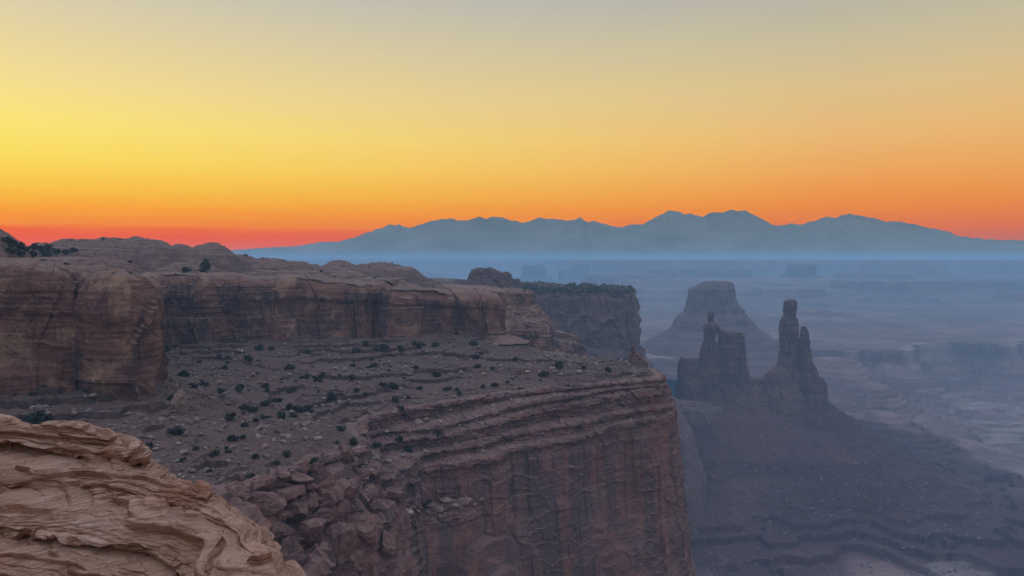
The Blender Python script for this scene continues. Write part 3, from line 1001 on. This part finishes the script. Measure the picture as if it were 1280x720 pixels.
hood = root('hoodoo', None, 'small stacked hoodoo standing on the far edge of the terrace', 'hoodoo')
hood_lv = [(432, 787.5, 791.5), (434, 786.5, 792.5), (437, 788, 791.5), (440, 787, 796), (444, 786, 800), (450, 786, 806), (458, 785, 810)]
body(hood_lv, 497, 0.9, 0.35, dict(big=0.5, bigs=8, blk=0.7, bsize=(3, 3, 2.2), lay=0.7, lth=1.6, crack=0.3, cs=6, rough=0.2, rs=1.2), 'column', M['wall'], hood, seed=141)

for px0, px1, py, d, drop, seed, lab in (
        (655, 680, 332, 8200, 40, 151, 'faint blue flat butte far off, left of the dark knobs gap'), (700, 708, 337, 8200, 36, 153, 'faint blue pointed butte far off above the mesa top'),
        (716, 735, 329, 8600, 40, 155, 'faint blue square butte at the left end of the long far plateau'), (986, 1017, 331, 6700, 30, 157, 'faint isolated butte in front of the long far plateau, above the tall tower')):
    body([(py, px0, px1), (py + 2, px0 - 1, px1 + 1), (py + 12, px0 - 3, px1 + 3), (py + 18, px0 - 14, px1 + 14), (py + drop, px0 - 34, px1 + 34)], d, 0.8, 14,
         dict(big=14, bigs=260, blk=10, bsize=(60, 60, 160), lay=3, lth=30, crack=12, cs=120, rough=3, rs=40), 'distant_butte', M['mesa'], seed=seed)
    tag(bpy.data.objects[[o.name for o in bpy.data.objects if o.name.startswith('distant_butte')][-1]], lab, 'butte')

# ------------------------------------------------------------------ basin floor, benches, far plateau
HILLS = [  # px, py, depth, radius x, radius y, kind of flank
    (1046, 447, 2350, 330, 420), (1085, 478, 2150, 360, 330), (1098, 514, 1880, 260, 240), (1140, 535, 1800, 200, 200), (1020, 387, 3800, 330, 420), (1060, 402, 4000, 520, 500), (1205, 404, 3500, 260, 300), (1330, 400, 3900, 500, 500), (830, 400, 3600, 260, 260)]


def basin():
    r = [560.0]
    while r[-1] < 13200:
        r.append(r[-1] + min(34.0, max(2.0, r[-1] ** 2 * 2.1e-6)))
    r = np.array(r)
    pxs = np.concatenate([np.arange(-700, 560, 14), np.arange(560, 1420, 1.7), np.arange(1420, 2000, 14)])
    R, PX = np.meshgrid(r, pxs, indexing='ij')
    Y = R
    X = (PX - 640) / F * R
    z = -490 + 10 * fbm(X / 420, Y / 420, None, 4, 200)
    # talus apron of the two towers
    crest = np.array([P(835, 500, TD + 10)[:2], P(930, 495, TD)[:2], P(1020, 500, TD)[:2]])
    d, _ = polydist(X, Y, crest)
    dn = d * (1 + 0.18 * fbm(X / 120, Y / 120, None, 3, 203) + 0.28 * fbm(X / 330, Y / 330, None, 3, 204) * sstep(120, 420, d))
    tal = np.interp(dn, [0, 20, 160, 285, 420, 560, 760, 3000], [-282, -291, -392, -456, -494, -520, -560, -1000])
    ang = np.arctan2(X - crest[1, 0], crest[1, 1] + 160 - Y)
    gul = 0.5 * ridged(X / 90, Y / 90, None, 3, 205) + 0.5 * ridged(ang * 16 + 0.5 * fbm(X / 80, Y / 80, None, 2, 206), d / 500, None, 3, 209)
    tal = tal + 14 * (gul - 0.6) * sstep(20, 120, d) + 3.0 * fbm(X / 14, Y / 14, None, 4, 207)
    z0 = z
    dz_ = np.clip(18 - np.abs(z - tal), 0, 18)
    red = sstep(-14, 6, tal - z + 8 * fbm(X / 60, Y / 60, None, 4, 208))
    z = np.maximum(z, tal) + dz_ * dz_ / 72
    # steps cut into the low ground
    q = z + 16 * fbm(X / 260, Y / 260, None, 4, 210)
    tz = terrace(q, 13, 212, 0.1, 0.1) - q
    z = z + tz * sstep(-425, -470, z)
    # bench with a pale rim
    f = Y - 2700 - 0.12 * X + 420 * fbm(X / 620, Y / 620, None, 4, 215) + 120 * ridged(X / 240, Y / 240, None, 3, 217)
    bh = np.interp(f, [-480, -220, -60, -6, 4, 40, 900, 3000, 9000], [-520, -470, -402, -370, -330, -326, -322, -316, -310])
    bq = bh + 4 * fbm(X / 60, Y / 60, None, 3, 219)
    bq = lerp(bq, terrace(bq, 16, 221, 0.22, 0.2), 0.7)
    z = np.maximum(z, bq)
    pale = np.exp(-((f - 25) / 60.0) ** 2) * sstep(0.3, 0.8, 0.5 + fbm(X / 90, Y / 90, None, 3, 223)) * 0.35
    for i, (px, py, dd, rx, ry) in enumerate(HILLS):
        cx, cyy, cz = P(px, py, dd)
        rr = np.hypot((X - cx) / rx, (Y - cyy) / ry) * (1 + 0.3 * fbm(X / 200, Y / 200, None, 4, 230 + i))
        base = -492 if dd < 2700 else -330
        hh = base + (cz - base) * np.interp(rr, [0, 0.12, 0.5, 1.0], [1, 0.97, 0.45, 0])
        hq = lerp(hh, terrace(hh, 12, 240 + i, 0.25, 0.2), 0.75)
        hq = np.where(rr < 1, hq, -900)
        z = np.maximum(z, hq)
    # flat topped mesas standing on the far floor
    for i, (px, py, dd, rx, ry) in enumerate([(1190, 350, 5600, 1300, 420), (790, 343, 6500, 620, 480), (985, 361, 5000, 420, 260), (1330, 366, 4700, 560, 300), (880, 336, 7000, 760, 380), (1090, 341, 6600, 520, 350)]):
        cx, cyy, cz = P(px, py, dd)
        rr = np.hypot((X - cx) / rx, (Y - cyy) / ry) * (1 + 0.30 * fbm(X / 420, Y / 420, None, 4, 270 + i))
        hh = -325 + (cz + 325) * np.interp(rr, [0, 0.62, 0.66, 0.72, 1.05], [1, 0.985, 0.62, 0.50, 0])
        z = np.where((rr < 1.05), np.maximum(z, hh), z)
    # low mesas further out
    m = fbm(X / 1500, Y / 1500, None, 5, 250)
    mh = -320 + 150 * sstep(0.05, 0.45, m) * sstep(4300, 6500, Y)
    mh = lerp(mh, terrace(mh, 45, 252, 0.25, 0.15), 0.8)
    z = np.where(Y > 4200, np.maximum(z, mh), z)
    fe = Y - 7900 + 900 * fbm(X / 2200, Y / 2200, None, 4, 255) + 260 * ridged(X / 700, Y / 700, None, 3, 257) - 3200 * sstep(1500, 300, X)
    fh = np.interp(fe, [-900, -300, -80, 0, 30, 4000], [-330, -220, -165, -60, -33, -28])
    z = np.where(Y > 5600, np.maximum(z, fh), z)
    # washes: pale sand and gravel flats low on the floor
    wa = np.abs(vnoise(X / 260 + 0.4 * fbm(X / 120, Y / 120, None, 3, 262), Y / 260, None, 260))
    low = sstep(-474, -490, z) * (Y < 2600)
    pale = np.maximum(pale, 0.55 * low * (1 - sstep(0.03, 0.12, wa)))
    pale = np.maximum(pale, 0.35 * low * sstep(0.25, 0.5, fbm(X / 150, Y / 60, None, 4, 264)))
    z = z - 5 * low * (1 - sstep(0.0, 0.09, wa))
    z = z + 1.3 * fbm(X / 18, Y / 18, None, 3, 266) * sstep(6000, 2500, Y)
    me = grid_mesh('basin_floor', np.stack([X, Y, z], -1), attrs={'pale': pale, 'slope': red})
    me.flip_normals()
    o = link('ground', me, M['basin'])
    tag(o, 'wide hazy canyon floor stepping out to the far plateau', kind='structure')
    return o


basin()


def mountains():
    prof = [(-400, 322), (0, 320), (240, 316), (300, 312), (340, 309), (370, 308), (400, 303), (425, 302), (450, 293), (470, 287), (488, 282), (500, 281), (512, 284), (530, 279), (548, 275), (558, 274.5), (566, 273.5), (574, 276), (584, 275), (592, 272.5), (598, 271), (606, 272.5), (618, 271), (630, 271.5),
            (640, 274), (652, 277), (662, 276), (674, 271.5), (690, 274), (706, 275), (716, 274.5), (724, 272.5), (734, 276), (745, 277), (756, 281), (766, 283.5), (785, 281), (805, 279), (816, 273), (826, 267.5), (838, 264), (846, 264.5), (854, 268.5), (862, 267), (868, 267.5), (878, 269), (888, 266.5), (900, 267), (908, 264.5), (916, 262), (922, 263), (930, 262.5), (938, 267),
            (950, 273), (964, 280), (985, 280.5), (1000, 280), (1012, 277), (1024, 272.5), (1032, 272), (1042, 273), (1052, 268.5), (1060, 266), (1068, 268), (1080, 269), (1095, 274), (1108, 278), (1118, 277.5), (1130, 278), (1145, 281), (1160, 285), (1175, 286), (1190, 291), (1205, 297), (1230, 299), (1280, 301), (1400, 306), (1700, 315), (2200, 322)]
    d = 15500
    px = np.array([p[0] for p in prof], float)
    zz = np.array([P(p[0], p[1], d)[2] for p in prof])
    xs = np.arange(-17000, 22000, 30.0)
    crest = np.interp(xs / d * F + 640, px, zz)
    crest = crest + (115 * (ridged(xs / 560, xs * 0 + 0.4, None, 4, 303, 0.6) - 0.68) + 10 * fbm(xs / 130, xs * 0, None, 3, 304)) * sstep(150, 500, crest)
    ys = np.concatenate([np.arange(13450, 15500, 45.0), np.arange(15500, 17500, 90.0)])
    X, Y = np.meshgrid(xs, ys, indexing='ij')
    base = -70.0
    wob = 260 * fbm(X / 1500, X * 0 + 3.1, None, 3, 301)
    t = 1 - np.abs(Y - d) / np.where(Y < d, 2050, 2000)
    t = np.clip(t, 0, 1)
    C = np.repeat(crest[:, None], len(ys), 1)
    rg = ridged(X / 900, Y / 1400, None, 5, 305)
    Z = base + (C - base) * t ** 1.15 * (1 + (1 - t) * 0.5 * (rg - 0.85))
    # spurs running down from the crest
    Z = np.where(t > 0.999, C, Z)
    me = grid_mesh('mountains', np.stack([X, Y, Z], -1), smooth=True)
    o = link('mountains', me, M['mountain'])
    tag(o, 'long pale blue grey mountain range on the horizon under the orange sky', kind='structure')


mountains()

# ------------------------------------------------------------------ foreground ledge
def foreground():
    cr = [(-420, 470, 10.2), (-140, 500, 9.4), (0, 519, 9.1), (25, 526, 9.0), (42, 535, 8.95), (70, 534, 8.9), (110, 536, 8.85), (150, 549, 8.75), (185, 569, 8.6), (203, 586, 8.45), (210, 600, 8.25), (246, 606, 8.1), (267, 617, 7.95),
          (276, 632, 7.75), (296, 645, 7.5), (314, 662, 7.2), (316, 680, 6.95), (332, 695, 6.7), (354, 722, 6.4), (405, 770, 5.8), (500, 880, 4.7)]
    mw = np.array([0, .06, .14, .24, .31, .345, .37, .40, .47, .56, .60, .63, .68, .76, .86, .92, .945, .98, 1.10, 1.22, 1.27, 1.30, 1.45, 1.62, 1.66, 1.72, 2.0, 2.4])
    mo = np.array([0, .10, .17, .23, .22, .14, .15, .36, .56, .74, .74, .70, .98, 1.16, 1.27, 1.25, 1.20, 1.40, 1.66, 1.84, 1.84, 1.92, 2.25, 2.55, 2.55, 2.75, 3.4, 4.4])
    DIP = 0.055
    st = []
    for q in cr:
        x, y, z = P(q[0] - 14, q[1], q[2])
        zt = -1.93 - DIP * (x + 6.2)
        w0 = zt - z
        w = np.concatenate([w0 + np.linspace(0, 1, 220) ** 1.15 * (2.35 - w0)])
        o = np.interp(w, mw, mo) - np.interp(w0, mw, mo)
        pr = [(-1.9, z - 3.2), (-0.8, z - 1.1), (-0.34, z - 0.24), (-0.13, z - 0.045)] + list(zip(o, zt - w))
        st.append(((x, y), pr))
    G, s, k = loft(st, 0.0095, 0.0085, 0.035, 0.5)
    X, Y, Z = G[..., 0], G[..., 1], G[..., 2]
    N = grid_normals(G)
    long_ = lambda f, sd: fbm(X / f, Y / f, Z / (f * 0.35), 3, sd)
    q = Z + DIP * X + 0.05 * long_(1.6, 431) + 0.02 * long_(0.5, 433)
    amp = np.clip(0.55 + 0.6 * long_(1.1, 435), 0.1, 1.2)
    am2 = np.clip(0.5 + 0.8 * long_(0.7, 437), 0.0, 1.3)
    d = 0.03 * long_(1.3, 439)
    d = d + 0.046 * amp * strata(q, 441, 0.12) + 0.038 * am2 * strata(q, 443, 0.042) + 0.017 * am2 * strata(q + 0.01 * long_(0.2, 445), 447, 0.017)
    # short cavities weathered out along a bed
    cav = sstep(0.34, 0.62, fbm(X / 1.0, Y / 1.0, q / 0.06, 2, 449))
    d = d - 0.085 * cav
    # a few joints
    v = np.abs(vnoise(X / 0.9 + 0.4 * long_(0.6, 451), Y / 0.9, Z / 1.6, 453))
    d = d - 0.03 * (1 - sstep(0.0, 0.035, v)) * sstep(0.0, 0.4, long_(1.3, 455))
    d = d + 0.010 * fbm(X / 0.12, Y / 0.12, Z / 0.05, 4, 457)
    G = G + N * d[..., None]
    o = link('rock_ledge', grid_mesh('rock_ledge', G), M['ledge'])
    tag(o, 'pale tan layered sandstone ledge with wavy thin beds, nearest rock of all', 'rock ledge')


foreground()

# ------------------------------------------------------------------ rubble, boulders, shrubs
DG = None


def on_ray(px, py, level=-2.0):
    """where the ground stands in the direction of (px, py)"""
    global DG
    if DG is None:
        bpy.context.view_layer.update()
        DG = bpy.context.evaluated_depsgraph_get()
    from mathutils import Vector
    v = Vector(P(px, py, 100.0)).normalized()
    ok, loc, nor, i, ob, mat_ = sc.ray_cast(DG, Vector((0, 0, 0)) + v * 20.0, v)
    return tuple(loc) if ok and abs(nor.z) > level else None


rng = np.random.default_rng(7)
_t = (1 + 5 ** 0.5) / 2
ICO_V = np.array([(-1, _t, 0), (1, _t, 0), (-1, -_t, 0), (1, -_t, 0), (0, -1, _t), (0, 1, _t), (0, -1, -_t), (0, 1, -_t), (_t, 0, -1), (_t, 0, 1), (-_t, 0, -1), (-_t, 0, 1)]) / math.hypot(1, _t)
ICO_F = np.array([(0, 11, 5), (0, 5, 1), (0, 1, 7), (0, 7, 10), (0, 10, 11), (1, 5, 9), (5, 11, 4), (11, 10, 2), (10, 7, 6), (7, 1, 8), (3, 9, 4), (3, 4, 2), (3, 2, 6), (3, 6, 8), (3, 8, 9), (4, 9, 5), (2, 4, 11), (6, 2, 10), (8, 6, 7), (9, 8, 1)])


def subdivide(V, Fc):
    V = list(map(tuple, V))
    cache, out = {}, []

    def mid(a, b):
        k = (min(a, b), max(a, b))
        if k not in cache:
            p = (np.array(V[a]) + np.array(V[b])) / 2
            V.append(tuple(p / np.linalg.norm(p)))
            cache[k] = len(V) - 1
        return cache[k]
    for a, b, c in Fc:
        ab, bc, ca = mid(a, b), mid(b, c), mid(c, a)
        out += [(a, ab, ca), (b, bc, ab), (c, ca, bc), (ab, bc, ca)]
    return np.array(V), np.array(out)


S1 = subdivide(ICO_V, ICO_F)
S4 = subdivide(*subdivide(*subdivide(*S1)))


def angular(V, r, cuts=9):
    """cut a ball with random planes to an angular block"""
    V = V.copy()
    for _ in range(cuts):
        n = r.normal(size=3)
        n /= np.linalg.norm(n)
        h = r.uniform(0.45, 0.8)
        dd = V @ n - h
        V = np.where(dd[:, None] > 0, V - n * dd[:, None], V)
    return V


def rubble(name, x, y, z, size, mat, seed, flat=(0.35, 0.8)):
    r = np.random.default_rng(seed)
    kinds = [angular(S1[0], r, 7) for _ in range(14)]
    n = len(x)
    VV, FF = [], []
    for i in range(n):
        v = kinds[r.integers(14)] * np.array([1, r.uniform(0.6, 1.0), r.uniform(*flat)]) * size[i]
        a = r.uniform(0, 6.28)
        c, s = math.cos(a), math.sin(a)
        tl = r.normal(0, 0.2)
        v = np.stack([v[:, 0] * c - v[:, 1] * s, v[:, 0] * s + v[:, 1] * c, v[:, 2] + v[:, 0] * tl], 1)
        VV.append(v + (x[i], y[i], z[i] + 0.2 * size[i]))
        FF.append(S1[1] + i * len(S1[0]))
    me = raw_mesh(name, np.vstack(VV), np.vstack(FF))
    return link(name, me, mat)


def scatter(field, n, x0, x1, y0, y1, dens=None, seed=1):
    r = np.random.default_rng(seed)
    x = r.uniform(x0, x1, n * 4)
    y = r.uniform(y0, y1, n * 4)
    z, ok = sample(field, x, y)
    if dens is not None:
        ok &= r.uniform(size=len(x)) < dens(x, y)
    i = np.where(ok)[0][:n]
    return x[i], y[i], z[i]


dd_ = lambda x, y: np.clip(0.25 + 0.9 * fbm(x / 30, y / 30, None, 3, 501) + 0.5 * (x > 20), 0.04, 1)
x, y, z = scatter(BENCH, 20000, -300, 105, 120, 640, dd_, 3)
rubble('rubble', x, y, z, 0.22 + 0.26 * np.random.default_rng(5).pareto(1.9, len(x)).clip(0, 5.5), M['rubble'], 9)['kind'] = 'stuff'
bpy.data.objects['rubble']['label'] = 'scattered loose rock rubble all over the terrace'


def cast_scatter(n, box, seed, dmin, dmax, level=0.55):
    r = np.random.default_rng(seed)
    out = []
    for _ in range(n):
        q = on_ray(r.uniform(box[0], box[2]), r.uniform(box[1], box[3]), level)
        if q and dmin < q[1] < dmax:
            out.append(q)
    return np.array(out).T


x, y, z = cast_scatter(6500, (840, 500, 1230, 720), 21, 700, 1800)
M['debris'] = simple_material('debris_rock', (0.09, 0.06, 0.057), (0.27, 0.205, 0.185), 0.06, bumpd=0.3)
rubble('talus_rubble', x, y, z, 0.6 + 0.8 * np.random.default_rng(6).pareto(2.2, len(x)).clip(0, 3.5), M['debris'], 12)['kind'] = 'stuff'
bpy.data.objects['talus_rubble']['label'] = 'fallen rock debris strewn on the slope below the two towers'


x, y, z = cast_scatter(1500, (600, 352, 800, 366), 22, 1150, 2100, -2.0)
rubble('scrub', x, y, z, np.random.default_rng(8).uniform(0.8, 2.4, len(x)), M['leaf'], 14, (0.6, 1.0))['kind'] = 'stuff'
bpy.data.objects['scrub']['label'] = 'low dark scrub covering the top of the fluted mesa'


x, y, z = cast_scatter(2600, (440, 482, 835, 640), 23, 200, 500)
rubble('ledge_rubble', x, y, z, 0.18 + 0.28 * np.random.default_rng(9).pareto(2.2, len(x)).clip(0, 4.0), M['rubble'], 15)['kind'] = 'stuff'
bpy.data.objects['ledge_rubble']['label'] = 'broken stones lying along the rim ledges'
x, y, z = scatter(BENCH, 5200, -300, 105, 150, 640, lambda x, y: np.clip(0.15 + 0.9 * fbm(x / 26, y / 26, None, 4, 521), 0.02, 1), 24)
M['sage'] = simple_material('sagebrush', (0.065, 0.065, 0.052), (0.125, 0.115, 0.085), 0.3, rough=0.9)
rubble('sagebrush', x, y, z + 0.1, np.random.default_rng(10).uniform(0.22, 0.6, len(x)), M['sage'], 16, (0.7, 1.0))['kind'] = 'stuff'
bpy.data.objects['sagebrush']['label'] = 'low grey green sagebrush and grass tufts on the terrace'


def block_mesh(name, seed, dims, cuts=12, rough=0.085):
    r = np.random.default_rng(seed)
    V = angular(S4[0], r, cuts)
    bed = strata(V[:, 2] + 0.1 * V[:, 0], seed, 0.28)
    V = V + S4[0] * (rough * fbm(V[:, 0] * 2.6, V[:, 1] * 2.6, V[:, 2] * 4.0, 5, seed, 0.6) + 0.035 * bed)[:, None]
    return raw_mesh(name, V * np.array(dims), S4[1])


def boulder(px, py, w, h, seed, label, mat='boulder', group=None, turn=None, tilt=0.0, sink=0.2, dep=0.8):
    q = on_ray(px, py)
    if q is None:
        return
    k = q[1] / F
    o = link('boulder', block_mesh('boulder', seed, (w * k / 2 * 1.15, w * k / 2 * dep, h * k / 2 * 1.25)), M[mat])
    o.location = (q[0], q[1] + w * k * 0.2, q[2] + h * k * (0.5 - sink))
    o.rotation_euler = (0, tilt, seed if turn is None else turn)
    tag(o, label, 'boulder', group)
    return o


BL = 'broken blocks along the near rim'
for i, (px, py, w_, h_) in enumerate([(330, 640, 54, 30), (395, 598, 34, 24), (372, 606, 40, 26), (352, 600, 30, 22), (402, 632, 44, 30), (372, 645, 34, 22), (345, 668, 46, 26), (300, 622, 30, 16), (318, 612, 26, 14), (430, 575, 30, 28),
                                     (450, 596, 26, 16), (468, 590, 30, 14), (385, 672, 42, 32), (420, 690, 50, 44), (455, 668, 32, 30), (470, 640, 24, 18), (492, 622, 30, 20), (440, 640, 28, 26), (360, 700, 44, 34), (405, 655, 30, 22), (440, 705, 40, 40), (480, 690, 36, 34)]):
    boulder(px, py, w_, h_, 300 + i, {0: 'long rounded red block lying level on the near rim, right of the tan ledge'}.get(i, 'angular red sandstone block wedged among others on the broken near rim'),
            'redboulder', None if i == 0 else BL, turn=i * 1.3, sink=0.35, dep=0.9)
PL = 'pale slabs on the lower ledge'
for i, (px, py, w_, h_) in enumerate([(556, 630, 16, 9), (582, 629, 18, 8), (540, 634, 12, 7), (522, 640, 14, 8), (508, 644, 16, 8), (532, 642, 10, 6), (568, 635, 14, 7), (600, 626, 11, 6), (550, 640, 12, 6), (575, 638, 10, 5), (516, 636, 13, 6), (592, 632, 9, 5)]):
    boulder(px, py, w_, h_, 340 + i, 'pale loose slab lying in the rubble of the lower ledge', 'boulder', PL, turn=i * 1.7, sink=0.2, dep=0.9)
SB = 'larger pale boulders among the terrace rubble'
for i, (px, py, w_, h_) in enumerate([(522, 530, 14, 7), (531, 528, 12, 7), (575, 468, 10, 6), (563, 470, 8, 5), (605, 470, 9, 5), (690, 462, 10, 5), (700, 470, 12, 5), (675, 466, 9, 5), (712, 458, 9, 4), (725, 466, 8, 5), (660, 466, 9, 4), (640, 474, 8, 5), (300, 442, 12, 7), (295, 452, 10, 5), (316, 470, 9, 6),
                                     (420, 462, 9, 5), (430, 464, 8, 6), (392, 470, 9, 5), (322, 480, 8, 5), (250, 545, 9, 5), (275, 540, 8, 5), (330, 560, 10, 6), (342, 552, 9, 5), (395, 550, 12, 6), (200, 530, 12, 7), (245, 528, 10, 6), (235, 500, 8, 5), (470, 575, 12, 7), (485, 578, 10, 6), (455, 582, 12, 8)]):
    boulder(px, py, w_, h_, 370 + i, 'pale boulder a little larger than the rubble around it on the terrace', 'boulder', SB, turn=i * 1.1, sink=0.2, dep=0.9)
boulder(223, 514, 17, 32, 3, 'upright wedge shaped tan boulder at the foot of the big rounded block', tilt=0.45, turn=0.4, mat='boulder', sink=0.15)


def shrub_mesh(name, seed, n=420, h=0.8, tree=False):
    r = np.random.default_rng(seed)
    ncl = 11
    cl = r.normal(size=(ncl, 3))
    cl /= np.linalg.norm(cl, axis=1, keepdims=True)
    cl *= r.uniform(0.35, 0.75, (ncl, 1))
    cl[:, 2] = np.abs(cl[:, 2]) * h * (1.7 if tree else 1.0) + 0.18
    rad = r.uniform(0.22, 0.45, ncl)
    if tree:
        cl[:, :2] *= np.clip(1.25 - cl[:, 2:3] * 0.55, 0.2, 1)
    i = r.integers(0, ncl, n)
    dirs = r.normal(size=(n, 3))
    dirs /= np.linalg.norm(dirs, axis=1, keepdims=True)
    p = cl[i] + dirs * (rad[i] * r.uniform(0.5, 1.05, n))[:, None]
    p[:, 2] = np.maximum(p[:, 2], 0.03)
    s = r.uniform(0.07, 0.15, n)[:, None]
    a = r.normal(size=(n, 3))
    a /= np.linalg.norm(a, axis=1, keepdims=True)
    b = np.cross(a, r.normal(size=(n, 3)))
    b /= np.linalg.norm(b, axis=1, keepdims=True)
    V = np.stack([p - a * s, p + b * s * 0.8, p + a * s, p - b * s * 0.8], 1).reshape(-1, 3)
    return raw_mesh(name, V, np.arange(4 * n).reshape(-1, 4))


def stem_mesh(name, seed):
    r = np.random.default_rng(seed)
    VV, FF = [], []
    for k in range(4):
        a = r.uniform(0, 6.28)
        tip = np.array([math.cos(a) * 0.35, math.sin(a) * 0.35, r.uniform(0.5, 0.8)])
        n0 = len(VV)
        for t, rd in ((0, 0.075), (0.5, 0.05), (1, 0.02)):
            c = tip * t + np.array([0, 0, -0.1 * (1 - t)])
            for j in range(6):
                VV.append(c + rd * np.array([math.cos(j * 1.047), math.sin(j * 1.047), 0]))
        for l in range(2):
            for j in range(6):
                FF.append([n0 + l * 6 + j, n0 + l * 6 + (j + 1) % 6, n0 + l * 6 + 6 + (j + 1) % 6, n0 + l * 6 + 6 + j])
    return raw_mesh(name, np.array(VV), np.array(FF))


FOL = [shrub_mesh('foliage', 800 + i) for i in range(6)] + [shrub_mesh('foliage', 820 + i, 520, 0.9, True) for i in range(2)]
STEM = [stem_mesh('stem', 840 + i) for i in range(3)]
for me in FOL:
    me.materials.append(M['leaf'])
for me in STEM:
    me.materials.append(M['bark'])
PLACED = []


def shrub(px, py, w, label, field=None, parts=True, tree=False, group=None, name='juniper_shrub', squash=1.0):
    q = on_ray(px, py)
    if q is None:
        return None
    k = q[1] / F * w / 1.7
    i = len(PLACED)
    mesh = FOL[6 + i % 2] if tree else FOL[i % 6]
    if parts:
        o = bpy.data.objects.new(name, None)
        COL.objects.link(o)
        f = link('foliage', mesh, None, o)
        s = link('stem', STEM[i % 3], None, o)
    else:
        o = link(name, mesh)
    o.location = (q[0], q[1], q[2] - 0.05 * k)
    o.rotation_euler = (0, 0, i * 2.4)
    o.scale = (k, k, k * squash)
    PLACED.append(o)
    return tag(o, label, 'shrub', group)


shrub(48, 527, 32, 'large dark bush at the foot of the left cliff, just above the tan ledge', squash=0.9)
shrub(219, 544, 22, 'round dark juniper below the upright wedge boulder')
shrub(188, 560, 15, 'dark bush close to the top edge of the tan ledge, below the wedge boulder')
shrub(414, 503, 17, 'taller pointed juniper in the middle of the terrace', tree=True)
shrub(534, 632, 20, 'dark bush on the lowest ledge beside a pale slab', squash=0.7)
shrub(256, 338, 18, 'dark pointed tree on the plateau rim below the twin red domes', PLATEAU, tree=True)
shrub(232, 340, 13, 'low dark bush just left of the pointed rim tree', PLATEAU)
r = np.random.default_rng(77)
G1 = 'junipers scattered over the terrace'
n = 0
spots = [(x_, y_) for x_, y_ in [(325, 437), (339, 437), (383, 442), (445, 440), (457, 432), (480, 436), (500, 436), (520, 434), (545, 433), (590, 432), (595, 449), (597, 459), (618, 483), (645, 450), (275, 447), (285, 448), (310, 450),
         (362, 461), (382, 474), (398, 476), (403, 470), (440, 472), (445, 490), (456, 494), (478, 482), (490, 485), (493, 503), (500, 512), (520, 462), (525, 487), (545, 470), (560, 488), (575, 494), (332, 485), (300, 488), (305, 512),
         (315, 515), (290, 523), (332, 506), (345, 502), (362, 512), (375, 515), (385, 513), (365, 522), (350, 523), (330, 524), (320, 527), (306, 533), (290, 550), (285, 566), (304, 548), (318, 574), (315, 596), (345, 580), (388, 580),
         (395, 577), (360, 570), (270, 570), (262, 590), (245, 562), (230, 575), (420, 555), (440, 555), (215, 500), (240, 485), (230, 470), (255, 482), (275, 490), (470, 560), (509, 564), (500, 552), (455, 545), (425, 538), (550, 545), (700, 460), (730, 462), (760, 465), (680, 470)]]
for (x_, y_) in spots:
    o = shrub(x_, y_, r.uniform(9, 16), 'small dark green juniper scattered among the terrace rubble', parts=True, group=G1, squash=r.uniform(0.7, 1.1))
G3 = 'thicket on the plateau at the left edge'
for (x_, y_, w_) in [(8, 303, 14), (16, 308, 16), (26, 311, 15), (34, 314, 13), (44, 312, 15), (52, 315, 12), (60, 312, 14), (24, 318, 14), (40, 320, 12), (70, 316, 11), (82, 318, 12), (92, 314, 10), (58, 320, 13), (12, 316, 13)]:
    shrub(x_, y_, w_, 'dark bush growing in the thicket along the plateau at the left edge', group=G3)
x, y, z = scatter(BENCH, 215, -260, 90, 170, 600, lambda x, y: np.clip(0.4 + fbm(x / 40, y / 40, None, 3, 601), 0, 1), 13)
for i in range(len(x)):
    o = link('juniper_shrub', FOL[i % 6])
    k = 0.7 + 0.8 * r.gamma(1.6, 0.6)
    o.location = (x[i], y[i], z[i] - 0.05)
    o.scale = (k, k, k * r.uniform(0.6, 1))
    o.rotation_euler = (0, 0, i)
    tag(o, 'small dark green juniper scattered among the terrace rubble', 'shrub', G1)
G2 = 'bushes scattered over the slickrock plateau'
x, y, z = scatter(PLATEAU, 110, -330, -10, 270, 880, lambda x, y: np.clip(0.35 + fbm(x / 40, y / 40, None, 3, 611), 0, 1), 17)
for i in range(len(x)):
    o = link('juniper_shrub', FOL[i % 6])
    k = r.uniform(0.8, 2.0)
    o.location = (x[i], y[i], z[i] - 0.05)
    o.scale = (k, k, k * r.uniform(0.6, 1))
    o.rotation_euler = (0, 0, i)
    tag(o, 'small dark bush scattered over the pale domed plateau', 'shrub', G2)

# ------------------------------------------------------------------ haze
def haze():
    x0, x1, y0, y1, z0, z1 = -19500, 23500, -400, 13380, -720, HAZE_TOP
    V = np.array([(x, y, z) for x in (x0, x1) for y in (y0, y1) for z in (z0, z1)])
    Fq = np.array([(0, 1, 3, 2), (4, 6, 7, 5), (0, 4, 5, 1), (2, 3, 7, 6), (0, 2, 6, 4), (1, 5, 7, 3)])
    me = raw_mesh('haze', V, Fq)
    m = bpy.data.materials.new('haze')
    m.use_nodes = True
    nt = m.node_tree
    nt.nodes.clear()
    out = nt.nodes.new('ShaderNodeOutputMaterial')
    v = nt.nodes.new('ShaderNodeVolumePrincipled')
    v.inputs['Color'].default_value = HAZE_COLOR
    v.inputs['Density'].default_value = HAZE_DENSITY
    v.inputs['Anisotropy'].default_value = 0.0
    nt.links.new(v.outputs[0], out.inputs['Volume'])
    o = link('haze', me, m)
    tag(o, 'pale blue morning haze filling the canyon', kind='stuff')
    o.display_type = 'WIRE'


haze()
